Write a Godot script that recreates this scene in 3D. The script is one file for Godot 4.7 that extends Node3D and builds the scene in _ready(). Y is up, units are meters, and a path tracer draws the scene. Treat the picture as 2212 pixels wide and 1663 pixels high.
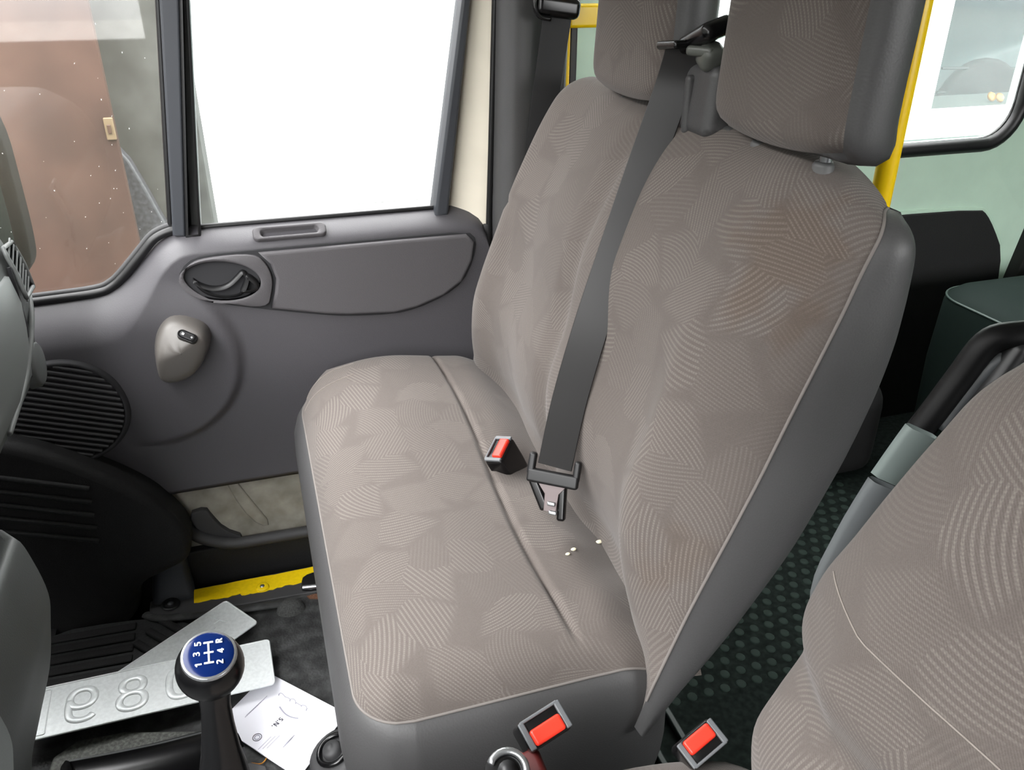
extends Node3D

# x runs towards the rear of the van, -z towards the passenger door, y is up; the cab floor is y = 0.
var M := {}
var counts := {}
var rng := RandomNumberGenerator.new()

func _ready() -> void:
	rng.seed = 7
	make_camera_and_light()
	make_materials()
	make_shell()
	make_door()
	make_outside()
	make_bench_seat()
	make_driver_seat()
	make_belts()
	make_dashboard()
	make_footwell()
	make_floor_things()
	make_gear_lever()
	make_rear()
	make_small_things()

# ---------------------------------------------------------------- camera, sky, light
func make_camera_and_light() -> void:
	var cam := Camera3D.new()
	cam.name = "camera"
	cam.fov = 50.1
	cam.near = 0.02
	cam.far = 200.0
	cam.position = Vector3(0, 1.2, 0)
	cam.rotation_degrees = Vector3(-27.3, -17.5, 0)
	add_child(cam)
	cam.current = true
	var env := Environment.new()
	env.background_mode = Environment.BG_SKY
	var sm := ProceduralSkyMaterial.new()
	sm.sky_top_color = Color(1.0, 1.0, 1.0)
	sm.sky_horizon_color = Color(0.68, 0.68, 0.68)
	sm.ground_bottom_color = Color(0.5, 0.5, 0.5)
	sm.ground_horizon_color = Color(0.75, 0.76, 0.77)
	sm.sun_angle_max = 1.0
	var sky := Sky.new()
	sky.sky_material = sm
	env.sky = sky
	env.background_energy_multiplier = 1.0
	env.tonemap_mode = Environment.TONE_MAPPER_LINEAR
	env.tonemap_exposure = 17.0
	env.sdfgi_enabled = true
	env.ssao_enabled = true
	env.ssil_enabled = true
	var we := WorldEnvironment.new()
	we.name = "world_environment"
	we.environment = env
	add_child(we)

# ---------------------------------------------------------------- helpers: nodes
func numbered(called: String) -> String:
	if not counts.has(called):
		counts[called] = 0
		return called
	counts[called] += 1
	return "%s_%03d" % [called, counts[called]]

func tag(o: Node, label := "", category := "", group := "", kind := "") -> Node:
	if label: o.set_meta("label", label)
	if category: o.set_meta("category", category)
	if group: o.set_meta("group", group)
	if kind: o.set_meta("kind", kind)
	return o

func thing(called: String, at: Vector3, label: String, category: String, group := "") -> Node3D:
	var o := Node3D.new()
	o.name = numbered(called)
	o.position = at
	add_child(o)
	tag(o, label, category, group)
	return o

func structure(called: String, at := Vector3.ZERO, label := "") -> Node3D:
	var o := Node3D.new()
	o.name = called
	o.position = at
	add_child(o)
	tag(o, label, "", "", "structure")
	return o

func world_of(n: Node) -> Transform3D:
	var t := Transform3D()
	while n != null and n != self:
		if n is Node3D:
			t = n.transform * t
		n = n.get_parent()
	return t

# the mesh is given in world coordinates, or in its own with xf as its place in the world
func part(parent: Node, called: String, mesh: Mesh, m: Material, xf := Transform3D(), label := "") -> MeshInstance3D:
	var o := MeshInstance3D.new()
	o.name = called
	o.mesh = mesh
	o.material_override = null
	for i in mesh.get_surface_count():
		o.set_surface_override_material(i, m)
	o.transform = world_of(parent).affine_inverse() * xf
	parent.add_child(o, true)
	if label: o.set_meta("label", label)
	return o

func solo(called: String, mesh: Mesh, m: Material, label: String, category: String, group := "", xf := Transform3D()) -> MeshInstance3D:
	var o := MeshInstance3D.new()
	o.name = numbered(called)
	o.mesh = mesh
	for i in mesh.get_surface_count():
		o.set_surface_override_material(i, m)
	o.transform = xf
	add_child(o)
	tag(o, label, category, group)
	return o

func shell(called: String, mesh: Mesh, m: Material, label := "", xf := Transform3D()) -> MeshInstance3D:
	var o := MeshInstance3D.new()
	o.name = called
	o.mesh = mesh
	for i in mesh.get_surface_count():
		o.set_surface_override_material(i, m)
	o.transform = xf
	add_child(o)
	tag(o, label, "", "", "structure")
	return o

# ---------------------------------------------------------------- helpers: meshes
func V(x: float, y: float, z: float) -> Vector3:
	return Vector3(x, y, z)

func P(a: Array) -> PackedVector2Array:
	var r := PackedVector2Array()
	for i in range(0, a.size(), 2):
		r.append(Vector2(a[i], a[i + 1]))
	return r

# surface through rows of equally many points; metric texture coordinates; smooth
func grid_mesh(rows: Array, closed := false, flip := false, uv_at := Vector2.ZERO, colors := []) -> ArrayMesh:
	var n: int = rows[0].size()
	var mid := n / 2
	var pts := PackedVector3Array()
	var uvs := PackedVector2Array()
	var cols := PackedColorArray()
	var vv := 0.0
	for r in rows.size():
		if r > 0:
			vv += (rows[r][mid] as Vector3).distance_to(rows[r - 1][mid])
		var us := PackedFloat32Array()
		us.resize(n)
		var u := 0.0
		for i in n:
			if i > 0:
				u += (rows[r][i] as Vector3).distance_to(rows[r][i - 1])
			us[i] = u
		for i in n:
			pts.append(rows[r][i])
			uvs.append(Vector2(us[i] - us[mid], vv) + uv_at)
			if colors.size():
				cols.append(colors[r][i])
	var idx := PackedInt32Array()
	var m := n if closed else n - 1
	for r in rows.size() - 1:
		for i in m:
			var a := r * n + i
			var b := r * n + (i + 1) % n
			var c := a + n
			var d := b + n
			if flip:
				idx.append_array([a, c, b, b, c, d])
			else:
				idx.append_array([a, b, c, b, d, c])
	return indexed(pts, uvs, idx, cols)

func indexed(pts: PackedVector3Array, uvs: PackedVector2Array, idx: PackedInt32Array, cols := PackedColorArray()) -> ArrayMesh:
	var nor := PackedVector3Array()
	nor.resize(pts.size())
	for t in range(0, idx.size(), 3):
		var a := pts[idx[t]]
		var k := (pts[idx[t + 2]] - a).cross(pts[idx[t + 1]] - a)
		nor[idx[t]] += k
		nor[idx[t + 1]] += k
		nor[idx[t + 2]] += k
	# points that share a place share a normal (closed rows, poles)
	var same := {}
	for i in pts.size():
		var key := Vector3i((pts[i] * 20000.0).round())
		same[key] = same.get(key, Vector3.ZERO) + nor[i]
	for i in pts.size():
		var s: Vector3 = same[Vector3i((pts[i] * 20000.0).round())]
		var q := nor[i]
		if s.normalized().dot(q.normalized()) > 0.4:
			q = s
		nor[i] = q.normalized() if q.length() > 1e-12 else Vector3.UP
	var arr := []
	arr.resize(Mesh.ARRAY_MAX)
	arr[Mesh.ARRAY_VERTEX] = pts
	arr[Mesh.ARRAY_NORMAL] = nor
	if uvs.size() == pts.size(): arr[Mesh.ARRAY_TEX_UV] = uvs
	if cols.size() == pts.size(): arr[Mesh.ARRAY_COLOR] = cols
	arr[Mesh.ARRAY_INDEX] = idx
	var am := ArrayMesh.new()
	am.add_surface_from_arrays(Mesh.PRIMITIVE_TRIANGLES, arr)
	return am

func join(list: Array) -> ArrayMesh:
	var st := SurfaceTool.new()
	st.begin(Mesh.PRIMITIVE_TRIANGLES)
	for e in list:
		if e is Array:
			st.append_from(e[0], 0, e[1])
		else:
			st.append_from(e, 0, Transform3D())
	return st.commit()

func rbox(size: Vector3, r: float) -> ArrayMesh:
	var h := size / 2
	r = minf(r, minf(h.x, minf(h.y, h.z)) * 0.98)
	var cuts := func(e: float) -> Array:
		return [-e, -e + r * 0.3, -e + r * 0.65, -e + r, e - r, e - r * 0.65, e - r * 0.3, e]
	var ax: Array = [cuts.call(h.x), cuts.call(h.y), cuts.call(h.z)]
	var pts := PackedVector3Array()
	var idx := PackedInt32Array()
	var uvs := PackedVector2Array()
	for axis in 3:
		for sgn in [-1.0, 1.0]:
			var u := (axis + 1) % 3
			var w := (axis + 2) % 3
			var base := pts.size()
			for i in 8:
				for j in 8:
					var p := Vector3.ZERO
					p[axis] = h[axis] * sgn
					p[u] = ax[u][i]
					p[w] = ax[w][j]
					uvs.append(Vector2(p[u], p[w]))
					var q := p.clamp(-(h - Vector3.ONE * r), h - Vector3.ONE * r)
					var d := p - q
					pts.append(q + d.normalized() * r)
			for i in 7:
				for j in 7:
					var a := base + i * 8 + j
					var b := a + 1
					var c := a + 8
					var d2 := c + 1
					if sgn > 0:
						idx.append_array([a, b, c, b, d2, c])
					else:
						idx.append_array([a, c, b, b, c, d2])
	return indexed(pts, uvs, idx)

func box_at(lo: Vector3, hi: Vector3, r := 0.004) -> Array:
	return [rbox(hi - lo, r), Transform3D(Basis(), (lo + hi) / 2)]

func box_mesh(lo: Vector3, hi: Vector3, r := 0.004) -> ArrayMesh:
	return join([box_at(lo, hi, r)])

# outline in x and y, from z0 up to z1, with a rounded shoulder of b on the z1 side
func prism(poly: PackedVector2Array, z0: float, z1: float, b := 0.0) -> ArrayMesh:
	if Geometry2D.is_polygon_clockwise(poly):
		poly.reverse()
	var n := poly.size()
	var nrm := PackedVector2Array()
	for i in n:
		var e0 := (poly[i] - poly[(i + n - 1) % n]).normalized()
		var e1 := (poly[(i + 1) % n] - poly[i]).normalized()
		var k := Vector2(e0.y + e1.y, -e0.x - e1.x)
		var len := maxf(k.length_squared() / 2.0, 0.35)
		nrm.append(k / len)
	var steps := [[0.0, z0]]
	var sgn := signf(z1 - z0)
	if b > 0:
		for k in 5:
			var a := PI / 2 * k / 4.0
			steps.append([b * (1 - cos(a)), z1 - sgn * b * (1 - sin(a))])
	else:
		steps.append([0.0, z1])
	var rows := []
	for s in steps:
		var row := PackedVector3Array()
		for i in n:
			var p: Vector2 = poly[i] - nrm[i] * s[0]
			row.append(V(p.x, p.y, s[1]))
		rows.append(row)
	var wall := grid_mesh(rows, true, sgn < 0)
	var st := SurfaceTool.new()
	st.begin(Mesh.PRIMITIVE_TRIANGLES)
	st.append_from(wall, 0, Transform3D())
	for side in 2:
		var row: PackedVector3Array = rows[rows.size() - 1] if side == 1 else rows[0]
		var flat := PackedVector2Array()
		for p in row:
			flat.append(Vector2(p.x, p.y))
		var tri := Geometry2D.triangulate_polygon(flat)
		if tri.size() == 0:
			continue
		var uvs := PackedVector2Array()
		for p in flat:
			uvs.append(p)
		var up := (side == 1) == (sgn > 0)
		var fix := PackedInt32Array()
		for t in range(0, tri.size(), 3):
			var a := flat[tri[t]]
			var ccw := (flat[tri[t + 1]] - a).cross(flat[tri[t + 2]] - a) > 0
			if ccw == up:
				fix.append_array([tri[t], tri[t + 2], tri[t + 1]])
			else:
				fix.append_array([tri[t], tri[t + 1], tri[t + 2]])
		st.append_from(indexed(row, uvs, fix), 0, Transform3D())
	return st.commit()

# a prism whose outline lies in x and z, from y0 up to y1
func slab(poly_xz: PackedVector2Array, y0: float, y1: float, b := 0.0) -> ArrayMesh:
	var m := prism(poly_xz, -y0, -y1, b)
	return join([[m, Transform3D(Basis(V(1, 0, 0), V(0, 0, 1), V(0, -1, 0)), Vector3.ZERO)]])

func tube(path: Array, r: float, n := 10, closed := false, squash := 1.0) -> ArrayMesh:
	var rows := []
	var k := path.size()
	var side := Vector3.ZERO
	for i in k:
		var t: Vector3
		if closed:
			t = (path[(i + 1) % k] - path[(i + k - 1) % k]).normalized()
		else:
			t = (path[mini(i + 1, k - 1)] - path[maxi(i - 1, 0)]).normalized()
		if i == 0:
			side = t.cross(V(0.3, 0.9, 0.2)).normalized()
		else:
			side = (side - t * side.dot(t)).normalized()
		var up := t.cross(side)
		var row := PackedVector3Array()
		for j in n:
			var a := TAU * j / n
			row.append(path[i] + (side * cos(a) + up * sin(a) * squash) * r)
		rows.append(row)
	if closed:
		rows.append(rows[0])
		return grid_mesh(rows, true)
	var cap0 := PackedVector3Array()
	var cap1 := PackedVector3Array()
	for j in n:
		cap0.append(path[0])
		cap1.append(path[k - 1])
	rows.push_front(cap0)
	rows.append(cap1)
	return grid_mesh(rows, true)

func smooth_path(pts: Array, steps := 6) -> Array:
	var out := []
	for i in pts.size() - 1:
		var p0: Vector3 = pts[maxi(i - 1, 0)]
		var p1: Vector3 = pts[i]
		var p2: Vector3 = pts[i + 1]
		var p3: Vector3 = pts[mini(i + 2, pts.size() - 1)]
		for s in steps:
			out.append(p1.cubic_interpolate(p2, p0, p3, float(s) / steps))
	out.append(pts[pts.size() - 1])
	return out

# webbing: a flat band along a path, across = half width vector at each point
func ribbon(path: Array, across: Array, thick: float) -> ArrayMesh:
	var rows := []
	for i in path.size():
		var t: Vector3 = (path[mini(i + 1, path.size() - 1)] - path[maxi(i - 1, 0)]).normalized()
		var a: Vector3 = across[i]
		var nn := t.cross(a).normalized() * thick / 2
		var e := a.normalized() * thick * 0.5
		var p: Vector3 = path[i]
		rows.append(PackedVector3Array([p - a + nn + e, p + nn, p + a + nn - e, p + a, p + a - nn - e, p - nn, p - a - nn + e, p - a]))
	return grid_mesh(rows, true)

func lathe(profile: Array, n := 28) -> ArrayMesh:
	var rows := []
	for p in profile:
		var row := PackedVector3Array()
		for j in n:
			var a := TAU * j / n
			row.append(V(cos(a) * p[0], p[1], sin(a) * p[0]))
		rows.append(row)
	return grid_mesh(rows, true)

func rounded_rect(cx: float, cy: float, w: float, h: float, r: float, seg := 6) -> PackedVector2Array:
	var o := PackedVector2Array()
	for c in [[1, 1, 0], [-1, 1, 1], [-1, -1, 2], [1, -1, 3]]:
		for s in seg + 1:
			var a: float = PI / 2 * (c[2] + float(s) / seg)
			o.append(Vector2(cx + c[0] * (w / 2 - r) + cos(a) * r, cy + c[1] * (h / 2 - r) + sin(a) * r))
	return o

func soften(poly: PackedVector2Array, times := 2) -> PackedVector2Array:
	for k in times:
		var o := PackedVector2Array()
		for i in poly.size():
			var a := poly[i]
			var b := poly[(i + 1) % poly.size()]
			o.append(a.lerp(b, 0.25))
			o.append(a.lerp(b, 0.75))
		poly = o
	return poly

func along(table: Array, x: float) -> float:
	for i in table.size() - 1:
		if x <= table[i + 1][0]:
			var t: float = clampf((x - table[i][0]) / (table[i + 1][0] - table[i][0]), 0, 1)
			return lerpf(table[i][1], table[i + 1][1], t)
	return table[table.size() - 1][1]

func look(at: Vector3, normal: Vector3, up: Vector3) -> Transform3D:
	var z := normal.normalized()
	var x := up.cross(z).normalized()
	return Transform3D(Basis(x, z.cross(x), z), at)

func frame(at: Vector3, z: Vector3, x: Vector3) -> Transform3D:
	z = z.normalized()
	x = (x - z * x.dot(z)).normalized()
	return Transform3D(Basis(x, z.cross(x), z), at)

func text_mesh(s: String, size: float, depth: float, bold := false) -> TextMesh:
	var t := TextMesh.new()
	var f := SystemFont.new()
	f.font_names = PackedStringArray(["Droid Sans"])
	if bold: f.font_weight = 700
	t.font = f
	t.text = s
	t.font_size = 64
	t.pixel_size = size / 64.0
	t.depth = depth
	t.curve_step = 1.0
	return t

# ---------------------------------------------------------------- materials
func mat(c: Color, rough := 0.6, metal := 0.0, spec := 0.5) -> StandardMaterial3D:
	var m := StandardMaterial3D.new()
	m.albedo_color = c
	m.roughness = rough
	m.metallic = metal
	m.metallic_specular = spec
	return m

func noise_tex(seed_: int, freq: float, a: Color, b: Color, size := 256, octaves := 4) -> NoiseTexture2D:
	var n := FastNoiseLite.new()
	n.seed = seed_
	n.frequency = freq
	n.fractal_octaves = octaves
	var t := NoiseTexture2D.new()
	t.noise = n
	t.width = size
	t.height = size
	t.seamless = true
	var g := Gradient.new()
	g.set_color(0, a)
	g.set_color(1, b)
	t.color_ramp = g
	return t

func grained(c: Color, rough: float, vary: float, freq := 0.08, scale := 4.0, relief := 0.0) -> StandardMaterial3D:
	var m := mat(Color(1, 1, 1), rough)
	var k := int(c.r * 1000 + c.g * 300 + freq * 100)
	m.albedo_texture = noise_tex(k, freq, c.darkened(vary), c.lightened(vary * 0.6))
	m.uv1_triplanar = true
	m.uv1_world_triplanar = true
	m.uv1_scale = Vector3.ONE * scale
	if relief > 0:
		m.heightmap_enabled = true
		m.heightmap_texture = noise_tex(k + 5, 0.2, Color.BLACK, Color.WHITE, 256, 2)
		m.heightmap_scale = relief
	return m

# woven cloth: patches of light threads running in different directions on a darker ground
func cloth_image(seed_: int, ground: Color, thread: Color) -> ImageTexture:
	var r := RandomNumberGenerator.new()
	r.seed = seed_
	var cells := 8
	var size := 900
	var sx := PackedFloat32Array()
	var sy := PackedFloat32Array()
	var dx := PackedFloat32Array()
	var dy := PackedFloat32Array()
	var per := PackedFloat32Array()
	var bend := PackedFloat32Array()
	var gain := PackedFloat32Array()
	for i in cells * cells:
		sx.append((i % cells + 0.1 + 0.8 * r.randf()) / cells)
		sy.append((i / cells + 0.1 + 0.8 * r.randf()) / cells)
		var a := r.randf() * PI
		dx.append(cos(a))
		dy.append(sin(a))
		per.append(r.randf_range(0.0068, 0.0112))
		bend.append(r.randf_range(-2.5, 2.5) if r.randf() < 0.5 else 0.0)
		gain.append(r.randf_range(0.25, 1.0))
	var data := PackedByteArray()
	data.resize(size * size * 3)
	var o := 0
	for py in size:
		var y := (py + 0.5) / size
		var cy := int(y * cells)
		for px in size:
			var x := (px + 0.5) / size
			var cx := int(x * cells)
			var best := 9.0
			var which := 0
			var bx := 0.0
			var by := 0.0
			for j in range(cy - 1, cy + 2):
				var wy := 0.0
				var jj := j
				if j < 0:
					jj = cells - 1
					wy = -1.0
				elif j >= cells:
					jj = 0
					wy = 1.0
				for i in range(cx - 1, cx + 2):
					var wx := 0.0
					var ii := i
					if i < 0:
						ii = cells - 1
						wx = -1.0
					elif i >= cells:
						ii = 0
						wx = 1.0
					var k := jj * cells + ii
					var ex := x - sx[k] - wx
					var ey := y - sy[k] - wy
					var d := absf(ex * dx[k] + ey * dy[k]) * 1.3 + absf(ey * dx[k] - ex * dy[k])
					if d < best:
						best = d
						which = k
						bx = ex
						by = ey
			var s := bx * dx[which] + by * dy[which]
			var t := by * dx[which] - bx * dy[which]
			var line := s + bend[which] * t * t
			var w := 0.5 + 0.5 * sin(line / per[which] * TAU)
			var dash := 0.72 + 0.28 * sin(t / 0.0055 * TAU + sin(line / per[which] * TAU) * 1.5)
			var v := smoothstep(0.45, 0.8, w) * dash * gain[which] * smoothstep(0.125, 0.085, best)
			var weave := 0.94 + 0.06 * (((px + py) & 3) / 1.5 - 1.0) + 0.09 * (r.randf() - 0.5)
			data[o] = int(clampf(lerpf(ground.r, thread.r, v) * weave, 0, 1) * 255)
			data[o + 1] = int(clampf(lerpf(ground.g, thread.g, v) * weave, 0, 1) * 255)
			data[o + 2] = int(clampf(lerpf(ground.b, thread.b, v) * weave, 0, 1) * 255)
			o += 3
	return ImageTexture.create_from_image(Image.create_from_data(size, size, false, Image.FORMAT_RGB8, data))

func make_materials() -> void:
	var tex := cloth_image(11, Color(0.395, 0.368, 0.352), Color(0.49, 0.463, 0.443))
	var cloth := mat(Color(1, 1, 1), 0.95, 0.0, 0.2)
	cloth.albedo_texture = tex
	cloth.uv1_scale = Vector3(1.8, 1.8, 1.8)
	cloth.rim_enabled = true
	cloth.rim = 0.25
	cloth.vertex_color_use_as_albedo = true
	M.cloth = cloth
	M.vinyl = grained(Color(0.27, 0.268, 0.27), 0.5, 0.05, 0.3, 6.0, 0.02)
	M.seam = mat(Color(0.45, 0.43, 0.415), 0.9)
	M.thread = mat(Color(0.52, 0.49, 0.465), 0.9)
	M.door = grained(Color(0.29, 0.283, 0.298), 0.5, 0.05, 0.4, 7.0, 0.02)
	M.insert = grained(Color(0.315, 0.305, 0.315), 0.62, 0.07, 0.4, 9.0, 0.03)
	M.groove = mat(Color(0.16, 0.16, 0.17), 0.8)
	M.black = mat(Color(0.075, 0.075, 0.08), 0.45)
	M.rubber = grained(Color(0.045, 0.047, 0.05), 0.75, 0.15, 0.3, 6.0, 0.05)
	M.gloss_black = mat(Color(0.035, 0.035, 0.04), 0.25)
	M.dark_grey = grained(Color(0.225, 0.225, 0.23), 0.6, 0.06, 0.3, 6.0)
	M.pillar = grained(Color(0.31, 0.308, 0.31), 0.5, 0.05, 0.3, 6.0)
	M.frame_grey = mat(Color(0.23, 0.24, 0.26), 0.45)
	M.pod = grained(Color(0.36, 0.345, 0.33), 0.42, 0.04, 0.3, 6.0)
	M.cream = grained(Color(0.88, 0.85, 0.78), 0.45, 0.04, 0.02, 2.0)
	M.cream_green_cast = grained(Color(0.80, 0.91, 0.83), 0.5, 0.03, 0.02, 2.0)  # cream with the green light of the tinted window mixed into its colour
	M.dirty_cream = grained(Color(0.60, 0.58, 0.53), 0.5, 0.22, 0.025, 2.5)
	M.yellow = grained(Color(1.0, 0.85, 0.02), 0.42, 0.06, 0.06, 6.0)
	M.pole_yellow = mat(Color(1.0, 0.83, 0.03), 0.3)
	M.steel = mat(Color(0.72, 0.73, 0.74), 0.28, 0.9)
	M.plate = grained(Color(0.93, 0.95, 0.95), 0.32, 0.08, 0.05, 8.0)
	M.plate.metallic = 0.15
	M.red = mat(Color(0.90, 0.20, 0.13), 0.35)
	M.webbing = mat(Color(0.115, 0.115, 0.118), 0.55)
	M.web_grey = mat(Color(0.13, 0.127, 0.127), 0.5)
	M.mat_floor = grained(Color(0.135, 0.14, 0.14), 0.75, 0.3, 0.03, 3.0, 0.1)
	M.mat_rib = grained(Color(0.105, 0.11, 0.115), 0.6, 0.15, 0.1, 5.0)
	M.rear_floor = grained(Color(0.045, 0.072, 0.062), 0.6, 0.15, 0.05, 4.0)
	M.rear_floor.metallic_specular = 0.2
	M.rear_floor.roughness = 0.85
	M.stud = mat(Color(0.12, 0.17, 0.15), 0.7, 0.0, 0.3)
	M.dash = grained(Color(0.27, 0.28, 0.275), 0.55, 0.05, 0.4, 7.0, 0.02)
	M.dash_light = grained(Color(0.37, 0.38, 0.375), 0.5, 0.05, 0.4, 7.0)
	M.roof = mat(Color(0.72, 0.71, 0.68), 0.9)
	M.paper = mat(Color(0.93, 0.93, 0.96), 0.7)
	M.white = mat(Color(0.93, 0.94, 0.94), 0.5)
	M.green_vinyl = grained(Color(0.085, 0.13, 0.118), 0.75, 0.05, 0.3, 6.0)
	M.green_vinyl.metallic_specular = 0.25
	var g := mat(Color(0.82, 0.84, 0.82, 0.05), 0.0)
	g.transparency = BaseMaterial3D.TRANSPARENCY_ALPHA
	M.glass = g
	var q := mat(Color(0.70, 0.66, 0.58, 0.045), 0.02)
	q.transparency = BaseMaterial3D.TRANSPARENCY_ALPHA
	M.dusty_glass = q
	var r := mat(Color(0.55, 0.75, 0.74, 0.10), 0.0)
	r.transparency = BaseMaterial3D.TRANSPARENCY_ALPHA
	M.rear_glass = r

# ---------------------------------------------------------------- the van's shell
# a plate in x and y with a hole, z0 to z1
func holed(lo: Vector2, hi: Vector2, hole: PackedVector2Array, z0: float, z1: float) -> ArrayMesh:
	var c := Vector2.ZERO
	for p in hole: c += p
	c /= hole.size()
	var angles := []
	for p in hole: angles.append((p - c).angle())
	for k in [lo, Vector2(hi.x, lo.y), hi, Vector2(lo.x, hi.y)]: angles.append((k - c).angle())
	angles.sort()
	var inner := PackedVector2Array()
	var outer := PackedVector2Array()
	for a in angles:
		var d := Vector2(cos(a), sin(a))
		var tx: float = 1e9 if absf(d.x) < 1e-9 else ((hi.x if d.x > 0 else lo.x) - c.x) / d.x
		var ty: float = 1e9 if absf(d.y) < 1e-9 else ((hi.y if d.y > 0 else lo.y) - c.y) / d.y
		outer.append(c + d * minf(tx, ty))
		var best := 1e9
		for i in hole.size():
			var hit = Geometry2D.segment_intersects_segment(c, c + d * 20.0, hole[i], hole[(i + 1) % hole.size()])
			if hit != null: best = minf(best, c.distance_to(hit))
		if best > 1e8:
			for p in hole:
				if absf(angle_difference((p - c).angle(), a)) < 1e-4: best = c.distance_to(p)
		inner.append(c + d * best)
	var rows := []
	for s in [[outer, z0], [outer, z1], [inner, z1], [inner, z0], [outer, z0]]:
		var row := PackedVector3Array()
		for p in s[0]: row.append(V(p.x, p.y, s[1]))
		rows.append(row)
	return grid_mesh(rows, true)

func make_shell() -> void:
	shell("floor", join([box_at(V(-1.3, -0.06, -1.44), V(0.42, 0, 0.95), 0.002)]), M.mat_floor, "dark worn rubber cab floor between the dashboard and the seats")
	shell("ceiling", box_mesh(V(-0.55, 1.72, -1.62), V(3.6, 1.78, 0.98), 0.01), M.roof, "pale headliner of the van above the seats")
	# body side above and around the door: header rail, front pillar, centre pillar
	shell("trim_1", prism(P([-0.62, 1.48, 0.6, 1.48, 0.6, 1.75, -0.50, 1.75]), -1.62, -1.5, 0.01), M.frame_grey, "grey roof rail above the passenger door window")
	shell("trim_2", prism(P([-1.22, 0.70, -1.12, 0.70, -0.36, 1.74, -0.5, 1.74]), -1.60, -1.50, 0.01), M.frame_grey, "dark slanting front pillar between windscreen and quarter window")
	# centre pillar trim with its rounded front edge
	var rows := []
	for yz in [[0.25, 0.0], [0.6, 0.0], [0.76, 0.0], [0.9, 0.004], [1.14, 0.010], [1.5, 0.02], [1.74, 0.03]]:
		var y: float = yz[0]
		var s: float = yz[1]
		var row := PackedVector3Array()
		for p in [[0.441, -1.60], [0.445, -1.530], [0.450, -1.510], [0.459, -1.498], [0.475, -1.492], [0.50, -1.497], [0.515, -1.51], [0.53, -1.513], [0.56, -1.512], [0.572, -1.513], [0.578, -1.52], [0.58, -1.64]]:
			row.append(V(p[0] + s, y, p[1]))
		rows.append(row)
	shell("trim_3", grid_mesh(rows), M.pillar, "grey plastic centre pillar cover behind the passenger door")
	shell("trim_4", prism(P([0.432, 0.25, 0.442, 0.25, 0.442, 0.74, 0.459, 1.14, 0.476, 1.48, 0.466, 1.48, 0.449, 1.14, 0.432, 0.74]), -1.60, -1.535, 0.004), M.black, "black rubber door seal running up the centre pillar")
	# driver's side of the cab and the load area behind the camera, with openings shaped to steer the daylight
	var left := structure("wall_left", V(0, 0, 0.95), "driver side of the van body with window openings shaped to steer daylight")
	part(left, "lower_panel", box_mesh(V(-1.3, -0.5, 0.93), V(3.6, 0.90, 0.98), 0.004), M.dark_grey)
	part(left, "pillar", box_mesh(V(-0.35, 0.90, 0.93), V(1.0, 1.74, 0.98), 0.004), M.dark_grey)  # solid panel added across the driver window to cut daylight from that side
	part(left, "pillar", box_mesh(V(2.5, 0.90, 0.93), V(3.6, 1.74, 0.98), 0.004), M.cream_green_cast)
	part(left, "header", box_mesh(V(-0.55, 1.55, 0.93), V(2.5, 1.74, 0.98), 0.004), M.dark_grey)
	var front := structure("wall_front", V(-1.2, 0, 0), "cowl and bulkhead of the van in front of the dashboard")
	part(front, "bulkhead", box_mesh(V(-1.32, -0.5, -1.6), V(-1.25, 0.72, 0.98), 0.004), M.rubber)
	var rear := structure("wall_rear", V(3.6, 0, 0), "rear end of the van interior")
	part(rear, "rear_panel", box_mesh(V(3.55, -0.5, -1.7), V(3.62, 1.74, 0.98), 0.004), M.cream_green_cast)

# ---------------------------------------------------------------- passenger door
const TOP := [[-0.62, 0.654], [-0.383, 0.660], [-0.300, 0.663], [-0.275, 0.668], [-0.255, 0.678], [-0.235, 0.692], [-0.202, 0.723], [-0.178, 0.746], [-0.160, 0.757], [-0.140, 0.764], [-0.115, 0.767], [0.37, 0.767], [0.40, 0.765], [0.42, 0.757], [0.43, 0.742], [0.434, 0.72]]

func door_z(x: float, y: float) -> float:
	var top := along(TOP, x)
	var w := lerpf(0.085, 0.034, smoothstep(-0.28, -0.12, x))
	var s := clampf((top - y) / w, 0, 1)
	var z := -1.520 - 0.056 * pow(1 - s, 1.6)
	z -= 0.020 * smoothstep(0.50, 0.25, y)
	var dist := Vector2(x + 0.24, y - 0.53).length()
	z += 0.013 * smoothstep(0.181, 0.163, dist) * smoothstep(0.70, 0.60, y) * smoothstep(-0.31, -0.22, x)
	return z

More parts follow.
